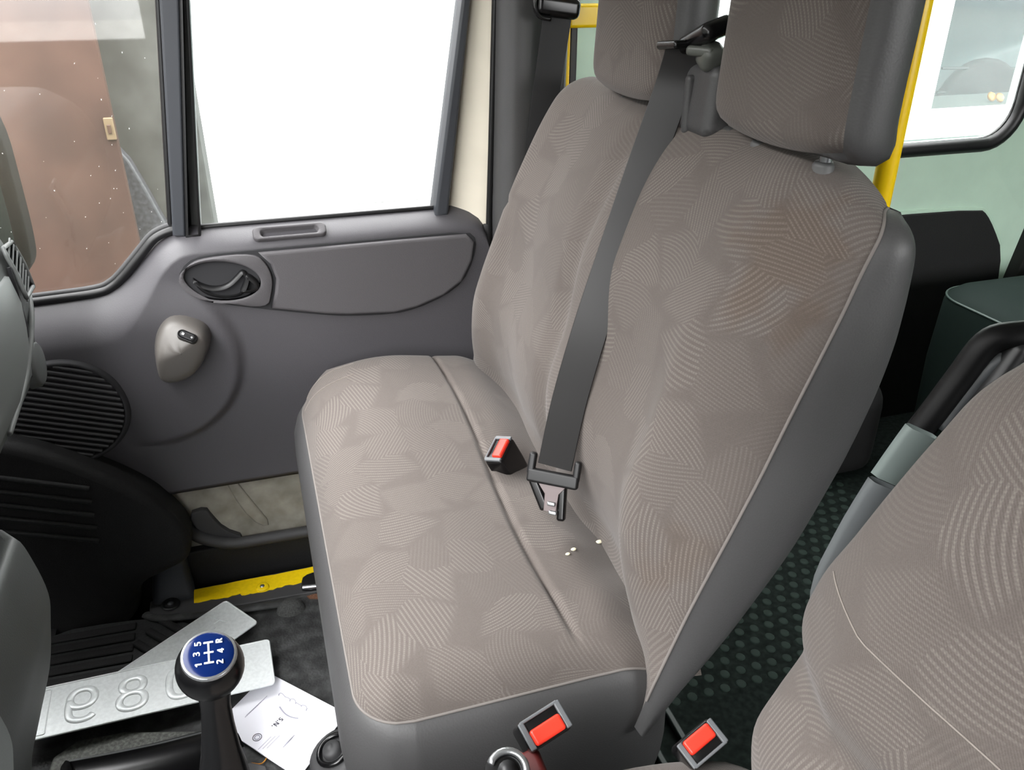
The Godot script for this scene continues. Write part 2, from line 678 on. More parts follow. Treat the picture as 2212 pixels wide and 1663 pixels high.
func make_door() -> void:
	var d := structure("door_1", V(0, 0.06, -1.55), "grey plastic lined passenger door with window, handle and speaker")
	# lining
	var rows := []
	var nx := 130
	var ny := 84
	for j in ny + 3:
		var row := PackedVector3Array()
		for i in nx + 1:
			var x := lerpf(-0.62, 0.434, float(i) / nx)
			var top := along(TOP, x)
			if j == 0:
				row.append(V(x, top - 0.004, -1.60))
			elif j == 1:
				row.append(V(x, top, -1.578))
			else:
				var t := float(j - 2) / ny
				t = t * (0.45 + 0.55 * t)
				var y := lerpf(top, 0.228, t)
				row.append(V(x, y, door_z(x, y)))
		rows.append(row)
	var last := PackedVector3Array()
	for p in rows[rows.size() - 1]: last.append(V(p.x, p.y - 0.001, -1.60))
	rows.append(last)
	part(d, "lining", grid_mesh(rows), M.door)
	part(d, "lining_return", box_mesh(V(0.425, 0.228, -1.60), V(0.437, 0.735, -1.535), 0.004), M.dark_grey)
	# armrest insert and handle surround, standing in a dark joint
	var whole := P([-0.152, 0.692, -0.133, 0.721, -0.100, 0.731, -0.010, 0.731, 0.112, 0.731, 0.243, 0.731, 0.388, 0.730, 0.406, 0.712, 0.399, 0.671, 0.376, 0.627, 0.337, 0.601, 0.279, 0.581, 0.232, 0.575, 0.141, 0.582, 0.098, 0.590, -0.006, 0.614, -0.083, 0.634, -0.121, 0.652])
	part(d, "joint", prism(soften(whole, 1), -1.53, -1.5175, 0.001), M.groove)
	var pad := P([-0.0065, 0.7265, 0.112, 0.7265, 0.243, 0.7265, 0.384, 0.7255, 0.400, 0.709, 0.394, 0.672, 0.372, 0.630, 0.334, 0.605, 0.278, 0.586, 0.232, 0.580, 0.142, 0.587, 0.099, 0.594, 0.002, 0.617, 0.012, 0.647, 0.018, 0.674, 0.012, 0.703])
	part(d, "armrest_pad", prism(pad, -1.525, -1.509, 0.006), M.insert)
	# handle surround: rings from the outline down into the oval cup
	var ring := P([-0.147, 0.692, -0.129, 0.717, -0.100, 0.7265, -0.012, 0.7265, 0.006, 0.703, 0.0125, 0.674, 0.0065, 0.648, -0.004, 0.618, -0.083, 0.639, -0.119, 0.656])
	ring = soften(ring, 2)
	if Geometry2D.is_polygon_clockwise(ring): ring.reverse()
	var c := Vector2(-0.077, 0.681)
	var rings := []
	for k in 9:
		rings.append(PackedVector3Array())
	var n := ring.size()
	for i in n:
		var p := ring[i]
		var e := p - c
		var a := e.angle()
		var o := Vector2(cos(a) * 0.068, sin(a) * 0.0375).rotated(-0.16)
		# oval at the same bearing
		var dirv := e.normalized()
		var loc := dirv.rotated(0.16)
		var rad := 1.0 / sqrt(pow(loc.x / 0.068, 2) + pow(loc.y / 0.0375, 2))
		o = c + dirv * rad
		var lip := c + dirv * (rad + 0.0045)
		rings[0].append(V(p.x, p.y, -1.525))
		rings[1].append(V(p.x, p.y, -1.512))
		rings[2].append(V(lerpf(p.x, c.x, 0.02), lerpf(p.y, c.y, 0.02), -1.5095))
		rings[3].append(V(lip.x, lip.y, -1.507))
		rings[4].append(V(o.x, o.y, -1.510))
		var o2 := c + dirv * rad * 0.94
		rings[5].append(V(o2.x, o2.y, -1.528))
		var o3 := c + dirv * rad * 0.80
		rings[6].append(V(o3.x, o3.y, -1.543))
		var o4 := c + dirv * rad * 0.45
		rings[7].append(V(o4.x, o4.y, -1.549))
		rings[8].append(V(c.x, c.y, -1.550))
	part(d, "handle_surround", grid_mesh(rings.slice(0, 5), true), M.insert)
	part(d, "handle_cup", grid_mesh(rings.slice(4, 9), true), M.gloss_black)
	var blade := soften(P([-0.127, 0.694, -0.115, 0.680, -0.092, 0.670, -0.069, 0.673, -0.052, 0.687, -0.040, 0.699, -0.030, 0.692, -0.028, 0.668, -0.044, 0.650, -0.062, 0.646, -0.086, 0.648, -0.110, 0.658, -0.124, 0.676]), 2)
	var lever := part(d, "door_handle", prism(blade, -1.538, -1.508, 0.007), M.black, Transform3D(), "black curved release lever")
	part(lever, "grip", prism(soften(P([-0.052, 0.654, -0.040, 0.672, -0.036, 0.690, -0.026, 0.688, -0.013, 0.672, -0.013, 0.661, -0.024, 0.653]), 2), -1.532, -1.503, 0.008), M.black)
	part(d, "lock_boss", lathe([[0.0, 0.0], [0.016, 0.0], [0.018, -0.003], [0.018, -0.02]], 20), M.black, Transform3D(Basis(V(1, 0, 0), V(0, 0, 1), V(0, -1, 0)), V(-0.098, 0.695, -1.534)))
	part(d, "screw", lathe([[0.0, -0.002], [0.003, -0.002], [0.0042, 0.0], [0.006, 0.0012], [0.0065, 0.0]], 14), M.gloss_black, Transform3D(Basis(V(1, 0, 0), V(0, 0, 1), V(0, -1, 0)), V(-0.098, 0.695, -1.5335)))
	# ashtray recess in the ledge under the glass
	var xf := look(V(0.054, 0.7545, -1.5345), V(0, 0.78, 0.62), V(0, 1, 0))
	var tray := []
	for s in [[0.066, 0.014, -0.004, 0.010], [0.066, 0.014, 0.0025, 0.010], [0.063, 0.012, 0.004, 0.009], [0.054, 0.0095, 0.004, 0.008], [0.052, 0.008, 0.001, 0.0075], [0.048, 0.006, -0.010, 0.0055], [0.02, 0.001, -0.011, 0.0009], [0.0, 0.0, -0.011, 0.0]]:
		var row := PackedVector3Array()
		for p in rounded_rect(0, 0, maxf(s[0] * 2, 0.0001), maxf(s[1] * 2, 0.0001), maxf(s[3], 0.00004), 5): row.append(V(p.x, p.y, s[2]))
		tray.append(row)
	part(d, "pull_pocket", grid_mesh(tray, true), M.insert, xf)
	# window switch pod
	var pod_rows := []
	for s in [[0.0, 1.06], [0.02, 1.0], [0.042, 0.95], [0.056, 0.89], [0.063, 0.80], [0.066, 0.6], [0.067, 0.3], [0.067, 0.02]]:
		var row := PackedVector3Array()
		var k: float = s[1]
		for p in soften(P([-0.216, 0.520, -0.210, 0.580, -0.192, 0.616, -0.165, 0.628, -0.122, 0.610, -0.110, 0.585, -0.124, 0.545, -0.150, 0.512, -0.180, 0.499, -0.207, 0.503]), 2):
			var q := Vector2(-0.163, 0.574) + (p - Vector2(-0.163, 0.574)) * k
			var up := q.y - 0.45 * (q.x + 0.163)
			var fall := 1.0 - clampf((0.578 - up) / 0.075, 0, 1.2) * 0.34 - clampf((up - 0.588) / 0.04, 0, 1.2) * 0.55
			row.append(V(q.x, q.y, -1.515 + s[0] * fall))
		pod_rows.append(row)
	var pod := part(d, "switch_pod", grid_mesh(pod_rows, true), M.pod, Transform3D(), "warm grey pod with a small black rocker switch")
	var face := look(V(-0.147, 0.6060, -1.4510), V(0.10, 0.62, 0.70), V(0.80, -0.42, 0.25))
	part(pod, "switch_bezel", prism(rounded_rect(0, 0, 0.017, 0.036, 0.0084), -0.010, 0.0015, 0.001), M.gloss_black, face)
	part(pod, "rocker", prism(rounded_rect(0, 0.000, 0.012, 0.027, 0.0058), -0.005, 0.0035, 0.002), M.black, face)
	part(pod, "symbol", prism(rounded_rect(0, -0.008, 0.0042, 0.0042, 0.0008), 0.0030, 0.0040), M.white, face)
	part(pod, "symbol", tube([V(0.0016, 0.008, 0.0037), V(0, 0.0096, 0.0037), V(-0.0016, 0.008, 0.0037), V(0, 0.0064, 0.0037)], 0.0004, 6, true), M.white, face)
	# loudspeaker grille with slanting slats
	var sc := Vector2(-0.385, 0.455)
	var sr := 0.098
	var grille := part(d, "speaker_grille", lathe([[sr + 0.010, -0.004], [sr + 0.007, 0.0045], [sr + 0.001, 0.005], [sr - 0.001, 0.001], [sr - 0.003, -0.008], [0.0, -0.010]], 48), M.groove, Transform3D(Basis(V(1, 0, 0), V(0, 0, 1), V(0, -1, 0)), V(sc.x, sc.y, -1.515)))
	for i in 17:
		var o := lerpf(-sr + 0.006, sr - 0.006, i / 16.0)
		var half := sqrt(maxf(sr * sr - o * o, 0.0001)) - 0.001
		var slat := rbox(V(half * 2, 0.0060, 0.012), 0.0025)
		part(grille, "slat", slat, M.dark_grey, Transform3D(Basis(V(0, 0, 1), -0.33), V(sc.x, sc.y, -1.5155) + V(sin(0.33) * o, cos(0.33) * o, 0)))
	# painted metal below the lining, with the dark strap and the rubber edge
	part(d, "lower_shell", prism(P([-0.62, 0.06, 0.437, 0.06, 0.437, 0.26, -0.62, 0.26]), -1.62, -1.565, 0.004), M.dirty_cream, Transform3D(), "stained cream painted metal below the lining")
	part(d, "pressing", prism(soften(P([-0.145, 0.24, -0.125, 0.235, -0.092, 0.160, -0.062, 0.095, -0.088, 0.095, -0.12, 0.150]), 1), -1.57, -1.560, 0.004), M.dirty_cream)
	part(d, "strap", prism(soften(P([-0.226, 0.164, -0.188, 0.171, -0.180, 0.150, -0.160, 0.108, -0.120, 0.080, -0.15, 0.066, -0.19, 0.08, -0.212, 0.11]), 1), -1.57, -1.552, 0.003), M.dark_grey, Transform3D(), "dark rubber strap")
	part(d, "bottom_seal", tube(smooth_path([V(-0.245, 0.150, -1.550), V(-0.225, 0.120, -1.549), V(-0.20, 0.098, -1.548), V(-0.15, 0.076, -1.546), V(-0.08, 0.072, -1.546), V(0.1, 0.070, -1.546), V(0.43, 0.068, -1.546)], 5), 0.013, 10), M.dark_grey)
	part(d, "step_panel", box_mesh(V(-0.62, -0.30, -1.60), V(0.437, 0.072, -1.545), 0.005), M.rubber)
	# window frame of the door
	part(d, "quarter_post", prism(P([-0.149, 0.760, -0.128, 0.755, -0.071, 1.143, -0.020, 1.49, -0.050, 1.49, -0.101, 1.143]), -1.60, -1.553, 0.004), M.frame_grey, Transform3D(), "slim charcoal post between quarter and main glass")
	part(d, "glass_channel", prism(P([-0.128, 0.755, -0.101, 0.755, -0.055, 1.143, -0.012, 1.49, -0.020, 1.49, -0.071, 1.143]), -1.60, -1.548, 0.005), M.black)
	part(d, "rear_channel", prism(P([0.331, 0.755, 0.358, 0.755, 0.413, 1.137, 0.462, 1.49, 0.447, 1.49, 0.397, 1.137]), -1.60, -1.550, 0.005), M.frame_grey, Transform3D(), "charcoal glass channel at the rear edge")
	var up_rows := []
	for e in [[0.70, 0.350, 0.434], [0.757, 0.356, 0.438], [1.137, 0.411, 0.455], [1.49, 0.462, 0.471]]:
		up_rows.append(PackedVector3Array([V(e[1], e[0], -1.60), V(e[1] + 0.002, e[0], -1.582), V(lerpf(e[1], e[2], 0.3), e[0], -1.570), V(lerpf(e[1], e[2], 0.75), e[0], -1.548), V(lerpf(e[1], e[2], 0.92), e[0], -1.541), V(e[2], e[0], -1.545), V(e[2] + 0.002, e[0], -1.60)]))
	part(d, "window_frame", grid_mesh(up_rows), M.cream, Transform3D(), "cream painted rear upright of the window")
	part(d, "belt_seal", tube([V(-0.105, 0.767, -1.572), V(0.34, 0.767, -1.572)], 0.005, 8), M.black)
	var seal := []
	var seal2 := []
	for p in [[-0.62, 0.652], [-0.385, 0.659], [-0.300, 0.663], [-0.272, 0.672], [-0.249, 0.690], [-0.211, 0.728], [-0.187, 0.752], [-0.165, 0.763], [-0.143, 0.768]]:
		seal.append(V(p[0] + 0.003, p[1] - 0.001, -1.569))
		seal2.append(V(p[0] - 0.001, p[1] + 0.007, -1.576))
	part(d, "quarter_seal", tube(smooth_path(seal, 4), 0.008, 8), M.black)
	part(d, "quarter_seal", tube(smooth_path(seal2, 4), 0.0055, 8), M.dark_grey)
	part(d, "quarter_seal", tube([V(-0.152, 0.77, -1.575), V(-0.104, 1.143, -1.575), V(-0.055, 1.49, -1.575)], 0.005, 8), M.black)
	# panes
	shell("window_1", prism(P([-0.12, 0.74, 0.35, 0.74, 0.455, 1.5, -0.03, 1.5]), -1.582, -1.586), M.glass, "clear side window of the passenger door")
	shell("window_2", prism(P([-1.1, 0.66, -0.29, 0.655, -0.14, 0.76, -0.04, 1.5, -0.55, 1.5]), -1.582, -1.586), M.dusty_glass, "dusty quarter window in front of the main side glass")
	# specks of dried dirt on the quarter glass
	var specks := []
	for i in 120:
		var x := rng.randf_range(-0.62, -0.14)
		var y := rng.randf_range(0.68, 1.3)
		if y < along(TOP, x) + 0.02: continue
		var k := rng.randf_range(0.0004, 0.0011)
		specks.append([rbox(V(k, k * rng.randf_range(1, 3), 0.0004), 0.0002), Transform3D(Basis(V(0, 0, 1), rng.randf_range(-0.6, 0.6)), V(x, y, -1.5805))])
	var sp := part(get_node("window_2"), "dirt_specks", join(specks), M.white)
	sp.set_meta("kind", "stuff")

# ---------------------------------------------------------------- outside
func make_outside() -> void:
	shell("ground", box_mesh(V(-30, -0.70, -30), V(30, -0.62, 30), 0.01), grained(Color(0.62, 0.62, 0.61), 0.9, 0.1, 0.02, 0.3), "pale concrete yard around the van")
	var g := thing("metal_gate", V(-1.4, -0.62, -3.22), "brown painted metal gate seen through the quarter window", "gate")
	var brown := grained(Color(0.205, 0.105, 0.060), 0.8, 0.16, 0.012, 0.8)
	part(g, "leaf", box_mesh(V(-2.5, -0.58, -3.24), V(-0.424, 2.4, -3.20), 0.004), brown)
	var latch := part(g, "latch", box_mesh(V(-0.455, 0.648, -3.203), V(-0.424, 0.722, -3.188), 0.004), mat(Color(0.40, 0.34, 0.25), 0.5), Transform3D(), "small brassy latch plate")
	part(latch, "bolt", box_mesh(V(-0.446, 0.67, -3.19), V(-0.434, 0.70, -3.180), 0.003), mat(Color(0.24, 0.16, 0.11), 0.5))
	shell("wall_yard", box_mesh(V(-4.0, -0.62, -3.75), V(-0.164, 2.6, -3.40), 0.01), grained(Color(0.23, 0.235, 0.22), 0.9, 0.14, 0.02, 1.0), "grey plaster wall behind the brown gate")
	solo("plastic_sheet", prism(soften(P([-0.50, 0.62, -0.43, 0.585, -0.375, 0.43, -0.345, 0.33, -0.31, 0.24, -0.33, -0.3, -0.42, -0.6, -0.62, -0.6, -0.6, 0.2]), 1), -3.39, -3.34, 0.012), grained(Color(0.22, 0.23, 0.25), 0.45, 0.2, 0.05, 3.0), "dark sheet leaning on the grey wall beside the brown gate", "sheet")
	# unseen wall added ahead of the van to keep the low sky off the seats
	shell("wall_sky_block", box_mesh(V(-4.4, -0.62, -3.4), V(-4.1, 3.35, 6.0), 0.01), grained(Color(0.30, 0.30, 0.285), 0.9, 0.14, 0.02, 1.0), "added grey wall ahead of the van, out of view, blocking the low sky")
	# bright white house front opposite
	shell("wall_opposite", box_mesh(V(-9, -0.62, -7.2), V(2.4, 5.0, -6.9), 0.01), M.white, "white rendered house wall glaring through the side window")
	# shop front with a white plastic window, seen through the rear side window
	var fx := 2.70
	var w := thing("shop_window", V(3.4, -0.62, -3.3), "white plastic framed shop window outside the rear side glass", "window")
	part(w, "sill_wall", box_mesh(V(1.7, -0.62, -3.35), V(5.6, 0.49, -3.02), 0.006), mat(Color(0.80, 0.86, 0.84), 0.6))
	part(w, "frame", join([box_at(V(fx - 0.9, 0.497, -3.12), V(5.6, 0.605, -3.0), 0.006), box_at(V(fx - 0.9, 0.6, -3.12), V(2.852, 2.6, -3.0), 0.006)]), M.white)
	var teal := mat(Color(0.15, 0.225, 0.22, 0.08), 0.03)
	teal.transparency = BaseMaterial3D.TRANSPARENCY_ALPHA
	part(w, "pane", box_mesh(V(2.84, 0.60, -3.06), V(5.6, 2.6, -3.055), 0.001), teal)
	var room := structure("wall_shop", V(5.0, -0.62, -5.5), "shop interior behind the white framed window with a roof added to darken it")
	part(room, "back_panel", box_mesh(V(1.7, -0.6, -5.8), V(9.0, 2.6, -5.7), 0.01), mat(Color(0.22, 0.32, 0.31), 0.8))
	part(room, "side_panel", box_mesh(V(1.7, -0.6, -5.7), V(1.8, 2.6, -3.35), 0.01), mat(Color(0.30, 0.42, 0.41), 0.8))
	part(room, "roof", box_mesh(V(1.7, 2.6, -5.8), V(9.0, 2.75, -2.95), 0.01), mat(Color(0.6, 0.6, 0.6), 0.9))  # added so the open sky does not brighten the space behind the pane
	var gold := thing("ornament", V(3.36, 0.602, -3.20), "pair of small golden ornaments on the shop window ledge", "ornament")
	var brass := mat(Color(0.62, 0.46, 0.20), 0.35, 0.4)
	for k in 2:
		part(gold, "disc", lathe([[0.0, 0.010], [0.018, 0.008], [0.024, 0.0], [0.018, -0.008], [0.0, -0.010]], 18), brass, Transform3D(Basis(V(1, 0, 0), V(0, 0.5, 0.86), V(0, -0.86, 0.5)), V(3.375 + k * 0.038, 0.628 - k * 0.004, -3.20 + k * 0.012)))
	part(w, "ledge", box_mesh(V(2.86, 0.55, -3.45), V(5.6, 0.602, -3.125), 0.004), mat(Color(0.34, 0.38, 0.365), 0.6))
	make_car_reflection()

func make_car_reflection() -> void:  # solid car shape stands in for the reflection in the shop pane
	var car := thing("car_reflection", V(5.2, -0.6, -4.4), "blue-grey car shape built behind the shop window pane in place of a reflection", "car")
	var paint := mat(Color(0.16, 0.235, 0.235), 0.6)
	var rows := []
	for z in [-5.3, -5.1, -4.7, -4.3, -3.9, -3.6, -3.5]:
		var k: float = 1.0 - pow(absf((z + 4.4) / 0.9), 4) * 0.12
		var row := PackedVector3Array()
		for p in [[3.55, 0.05], [3.5, 0.35], [3.55, 0.62], [3.75, 0.74], [4.3, 0.86], [4.9, 0.92], [5.4, 1.25], [6.4, 1.35], [7.2, 1.2], [7.5, 0.9], [7.5, 0.1]]:
			row.append(V(5.4 + (p[0] - 5.4) * k, p[1] * (0.96 + 0.04 * k), z))
		rows.append(row)
	for e in [[0, -5.32, 0.9], [0, -5.33, 0.0], [1, -3.47, 0.94], [1, -3.455, 0.0]]:
		var src: PackedVector3Array = rows[rows.size() - 1] if e[0] else rows[0]
		if absf(e[2]) < 0.01: src = rows[rows.size() - 1] if e[0] else rows[0]
		var row := PackedVector3Array()
		for p in src: row.append(V(5.4 + (p.x - 5.4) * e[2], 0.5 + (p.y - 0.5) * e[2], e[1]))
		if e[0]: rows.append(row)
		else: rows.push_front(row)
	part(car, "body", grid_mesh(rows), paint)
	part(car, "wheel_arch", lathe([[0.0, 0.03], [0.27, 0.03], [0.29, 0.0], [0.29, -0.03]], 28), mat(Color(0.05, 0.085, 0.085), 0.8), Transform3D(Basis(V(1, 0, 0), V(0, 0, 1), V(0, -1, 0)), V(4.05, 0.45, -3.46)))
	for y in [0.70, 0.58]:
		part(car, "trim_line", tube([V(3.75, y, -3.452), V(4.6, y - 0.03, -3.448), V(6.0, y - 0.03, -3.448)], 0.008, 6), mat(Color(0.09, 0.14, 0.14), 0.6))
	part(car, "grille", box_mesh(V(3.46, 0.30, -4.8), V(3.56, 0.52, -4.0), 0.03), mat(Color(0.15, 0.22, 0.23), 0.5))
	for x in [4.2, 6.7]:
		part(car, "wheel", lathe([[0.0, 0.09], [0.2, 0.1], [0.3, 0.09], [0.33, 0.0], [0.3, -0.09], [0.0, -0.09]], 24), mat(Color(0.13, 0.2, 0.2), 0.7), Transform3D(Basis(V(1, 0, 0), V(0, 0, 1), V(0, -1, 0)), V(x, -0.25, -3.5)))
	car.position += V(-0.25, 0, -0.22)

# ---------------------------------------------------------------- seats
# cushion top: x from the front edge to the crease, z from za (near) to zb (far)
func white_grid(rows: Array) -> Array:
	var out := []
	for r in rows:
		var c := []
		for i in r.size(): c.append(Color(1, 1, 1))
		out.append(c)
	return out

func tint_patches(rows: Array, spots: Array, tint: Color) -> Array:  # blends the tint into the cloth colour in ragged-edged spots
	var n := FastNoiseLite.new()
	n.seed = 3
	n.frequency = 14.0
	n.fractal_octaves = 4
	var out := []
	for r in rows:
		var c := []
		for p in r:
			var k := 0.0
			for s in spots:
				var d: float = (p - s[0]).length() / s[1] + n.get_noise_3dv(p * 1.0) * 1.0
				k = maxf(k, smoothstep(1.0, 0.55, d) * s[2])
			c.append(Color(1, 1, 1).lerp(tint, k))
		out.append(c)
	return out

func cushion_y(x: float, z: float, dist: float, de: float) -> float:
	var crown := 1.0 - exp(-dist / 0.022)
	var y := 0.444 + 0.036 * crown + 0.040 * smoothstep(-0.95, -1.45, z) * crown * (0.45 + 0.55 * exp(-pow((x - 0.20) / 0.13, 2)))
	y += 0.008 * exp(-pow((x - 0.17) / 0.09, 2)) * crown
	y -= 0.009 * exp(-pow((x - 0.296 - 0.006 * sin(z * 9.0)) / 0.0038, 2)) * smoothstep(0.02, 0.06, de)
	y -= 0.045 * smoothstep(0.335, 0.455, x)
	# dip where the middle buckle slot opens the cloth
	y -= 0.012 * exp(-pow((x - 0.36) / 0.04, 2) - pow((z + 1.06) / 0.05, 2))
	# soft folds near the back
	y += 0.0025 * sin(z * 55.0 + x * 30.0) * smoothstep(0.30, 0.36, x) * smoothstep(-1.2, -0.9, z)
	return y

func make_bench_seat() -> void:
	var s := thing("bench_seat", V(0.25, 0, -1.07), "double passenger bench seat in grey brown patterned cloth", "seat")
	var za := -0.648
	var zb := -1.500
	var r := 0.060
	# --- cushion top
	var rows := []
	var zs := []
	for i in 65:
		var t := i / 64.0
		var e := t * t * (3 - 2 * t)
		zs.append(lerpf(za, zb, lerpf(t, e, 0.75)))
	for z in zs:
		var de: float = minf(za - z, z - zb)
		var xf := 0.030
		var rc: float = r if z > -1.07 else 0.11
		if de < rc: xf += (rc - sqrt(maxf(rc * rc - (rc - de) * (rc - de), 0.0))) * (1.0 if z > -1.07 else 0.75)
		var row := PackedVector3Array()
		for i in 111:
			var t := i / 110.0
			var x := lerpf(xf, 0.455, lerpf(t * t, t, 0.7))
			var y := cushion_y(x, z, minf(x - xf, de), de)
			row.append(V(x, y, z))
		rows.append(row)
	var top := part(s, "cushion", grid_mesh(rows, false, true, Vector2(0.1, 0.2), white_grid(rows)), M.cloth)
	# outline of the top, from the back near corner round the front to the back far corner
	var outline := []
	for i in range(96, -1, -1): outline.append(rows[0][i])
	for j in range(1, rows.size()): outline.append(rows[j][0])
	for i in range(1, 97): outline.append(rows[rows.size() - 1][i])
	var piping := []
	for p in outline: piping.append(p + V(0, 0.0005, 0))
	part(top, "piping", tube(piping, 0.0018, 6), M.seam, Transform3D(), "pale stitched seam")
	# --- vinyl skirt
	var skirt := []
	for k in [[0.0, 0.0], [0.005, -0.004], [0.013, -0.016], [0.020, -0.04], [0.022, -0.08], [0.018, -0.14], [0.004, -0.20], [-0.02, -0.235]]:
		var row := PackedVector3Array()
		for i in outline.size():
			var a: Vector3 = outline[maxi(i - 2, 0)]
			var b: Vector3 = outline[mini(i + 2, outline.size() - 1)]
			var t := (b - a)
			t.y = 0
			t = t.normalized()
			var nn := V(t.z, 0, -t.x)
			if i < 8: nn = V(0, 0, 1)
			if i > outline.size() - 9: nn = V(0, 0, -1)
			var p: Vector3 = outline[i]
			if k[1] < -0.1: p.y = lerpf(p.y, 0.45, 0.8)
			row.append(p + nn * -k[0] * -1.0 * signf(nn.dot(p - V(0.25, p.y, -1.07))) + V(0, k[1], 0))
		skirt.append(row)
	part(s, "cushion_side", grid_mesh(skirt, false, false), M.vinyl, Transform3D(), "smooth grey vinyl cushion side")
	# stitched lines across the front of the cushion
	for z in [-1.40, -1.44]:
		var line := []
		for j in rows.size():
			if absf(rows[j][0].z - z) < 0.012 and line.is_empty():
				for i in range(2, 34): line.append(rows[j][i] + V(0, 0.0004, 0))
		if line.size(): part(top, "stitching", tube(line, 0.0007, 5), M.thread)
	# --- seat base
	part(s, "seat_base", join([box_at(V(0.10, 0.0, -1.42), V(0.42, 0.26, -0.74), 0.01), box_at(V(0.06, 0.20, -1.46), V(0.43, 0.25, -0.69), 0.01)]), M.black)
	# --- backrest
	var front := [[0.415, 0.405], [0.385, 0.455], [0.362, 0.51], [0.350, 0.57], [0.350, 0.635], [0.365, 0.69], [0.386, 0.745], [0.418, 0.82], [0.446, 0.88], [0.474, 0.935], [0.498, 0.975], [0.520, 1.003], [0.545, 1.019], [0.575, 1.024], [0.605, 1.018]]
	var edge := [[0.352, 0.372], [0.368, 0.425], [0.388, 0.485], [0.407, 0.54], [0.430, 0.60], [0.452, 0.655], [0.473, 0.71], [0.498, 0.78], [0.520, 0.84], [0.538, 0.890], [0.549, 0.925], [0.560, 0.953], [0.572, 0.970], [0.585, 0.979], [0.598, 0.981]]
	var back := [[0.362, 0.362], [0.414, 0.420], [0.464, 0.480], [0.505, 0.540], [0.543, 0.602], [0.569, 0.66], [0.590, 0.715], [0.610, 0.785], [0.620, 0.845], [0.620, 0.885], [0.618, 0.915], [0.615, 0.940], [0.612, 0.960], [0.609, 0.973], [0.605, 0.980]]
	var fine := func(tab: Array) -> Array:
		var v := []
		for p in tab: v.append(V(p[0], p[1], 0))
		return smooth_path(v, 5)
	var fp: Array = fine.call(front)
	var ep: Array = fine.call(edge)
	var bp: Array = fine.call(back)
	var zn := -0.622
	var zf := -1.478
	var cloth_rows := []
	var side_rows := []
	var far_rows := []
	var rear_rows := []
	for k in fp.size():
		var row := PackedVector3Array()
		var topk: float = smoothstep(0.80, 1.0, float(k) / fp.size())
		var zk := zn - 0.035 * pow(smoothstep(0.72, 1.0, float(k) / (fp.size() - 1)), 2.0)
		for i in 73:
			var t := i / 72.0
			var e := t * t * (3 - 2 * t)
			var z := lerpf(zk, zf, lerpf(t, e, 0.6))
			var de := minf(zk - z, z - zf)
			var b := pow(clampf(de / 0.105, 0, 1), 0.62)
			b = lerpf(b, smoothstep(0, 1, b), 0.3)
			var p: Vector3 = ep[k].lerp(fp[k], b)
			# two seat places with softly raised edges and a shallow valley between them
			var hollow := 0.028 * smoothstep(0.06, 0.15, de) * smoothstep(0.42, 0.50, p.y) * smoothstep(0.86, 0.70, p.y) + 0.012 * (exp(-pow((z + 0.85) / 0.085, 2)) + exp(-pow((z + 1.27) / 0.085, 2)))
			hollow += 0.013 * exp(-pow((z + 1.055) / 0.018, 2))
			p.x += hollow * (1.0 - topk)
			p.y -= 0.010 * exp(-pow((z + 1.06) / 0.05, 2)) * topk
			# sewn line across the door-side place
			if z < -1.04:
				p.x += 0.005 * exp(-pow((p.y - 0.815) / 0.006, 2))
			row.append(V(p.x, p.y, z))
		cloth_rows.append(row)
		var a: Vector3 = ep[k]
		var c: Vector3 = bp[k]
		var n1 := V(a.x, a.y, zk)
		var n2 := V(c.x, c.y, zk)
		side_rows.append(PackedVector3Array([n1, n1.lerp(n2, 0.12) + V(0, 0, 0.006), n1.lerp(n2, 0.3) + V(0, 0, 0.012), n1.lerp(n2, 0.6) + V(0, 0, 0.014), n1.lerp(n2, 0.85) + V(0, 0, 0.006), n2 + V(0, 0, -0.008), V(c.x + 0.006, c.y + 0.002, zk - 0.03)]))
		var f1 := V(a.x, a.y, zf)
		var f2 := V(c.x, c.y, zf)
		far_rows.append(PackedVector3Array([V(c.x + 0.006, c.y + 0.002, zf + 0.03), f2, f1.lerp(f2, 0.5) + V(0, 0, -0.012), f1]))
		rear_rows.append(PackedVector3Array([V(c.x + 0.006, c.y + 0.002, zk - 0.03), V(c.x + 0.012, c.y + 0.003, -1.05), V(c.x + 0.006, c.y + 0.002, zf + 0.03)]))
	var br := part(s, "backrest", grid_mesh(cloth_rows, false, false, Vector2(0.35, 0.1), tint_patches(cloth_rows, [[V(0.50, 0.93, -0.68), 0.075, 0.34], [V(0.40, 0.60, -0.66), 0.05, 0.2]], Color(0.80, 0.62, 0.45))), M.cloth)
	part(s, "backrest_side", grid_mesh(side_rows, false, false), M.vinyl, Transform3D(), "smooth grey vinyl backrest side")
	part(s, "backrest_side", grid_mesh(far_rows, false, false), M.vinyl)
	part(s, "backrest_rear", grid_mesh(rear_rows, false, false), M.vinyl)
	var seam := []
	for k in range(4, ep.size()): seam.append(side_rows[k][0] + V(0, 0, 0.001))
	part(br, "piping", tube(seam, 0.0018, 6), M.seam, Transform3D(), "pale stitched seam")
	# --- headrests
	for h in [[-1.262, -0.992, "headrest"], [-0.898, -0.640, "headrest"]]:
		make_headrest(s, h[0], h[1], 0.512)
	# --- plastic belt tower between the headrests
	var tower := part(s, "belt_tower", join([[rbox(V(0.065, 0.085, 0.085), 0.014), Transform3D(Basis(V(0, 0, 1), -0.10), V(0.563, 1.045, -0.945))], [rbox(V(0.012, 0.07, 0.012), 0.005), Transform3D(Basis(), V(0.531, 1.04, -0.955))], [rbox(V(0.07, 0.02, 0.13), 0.008), Transform3D(Basis(), V(0.585, 1.012, -0.95))]]), M.vinyl, Transform3D(), "grey plastic tower carrying the shoulder belt")
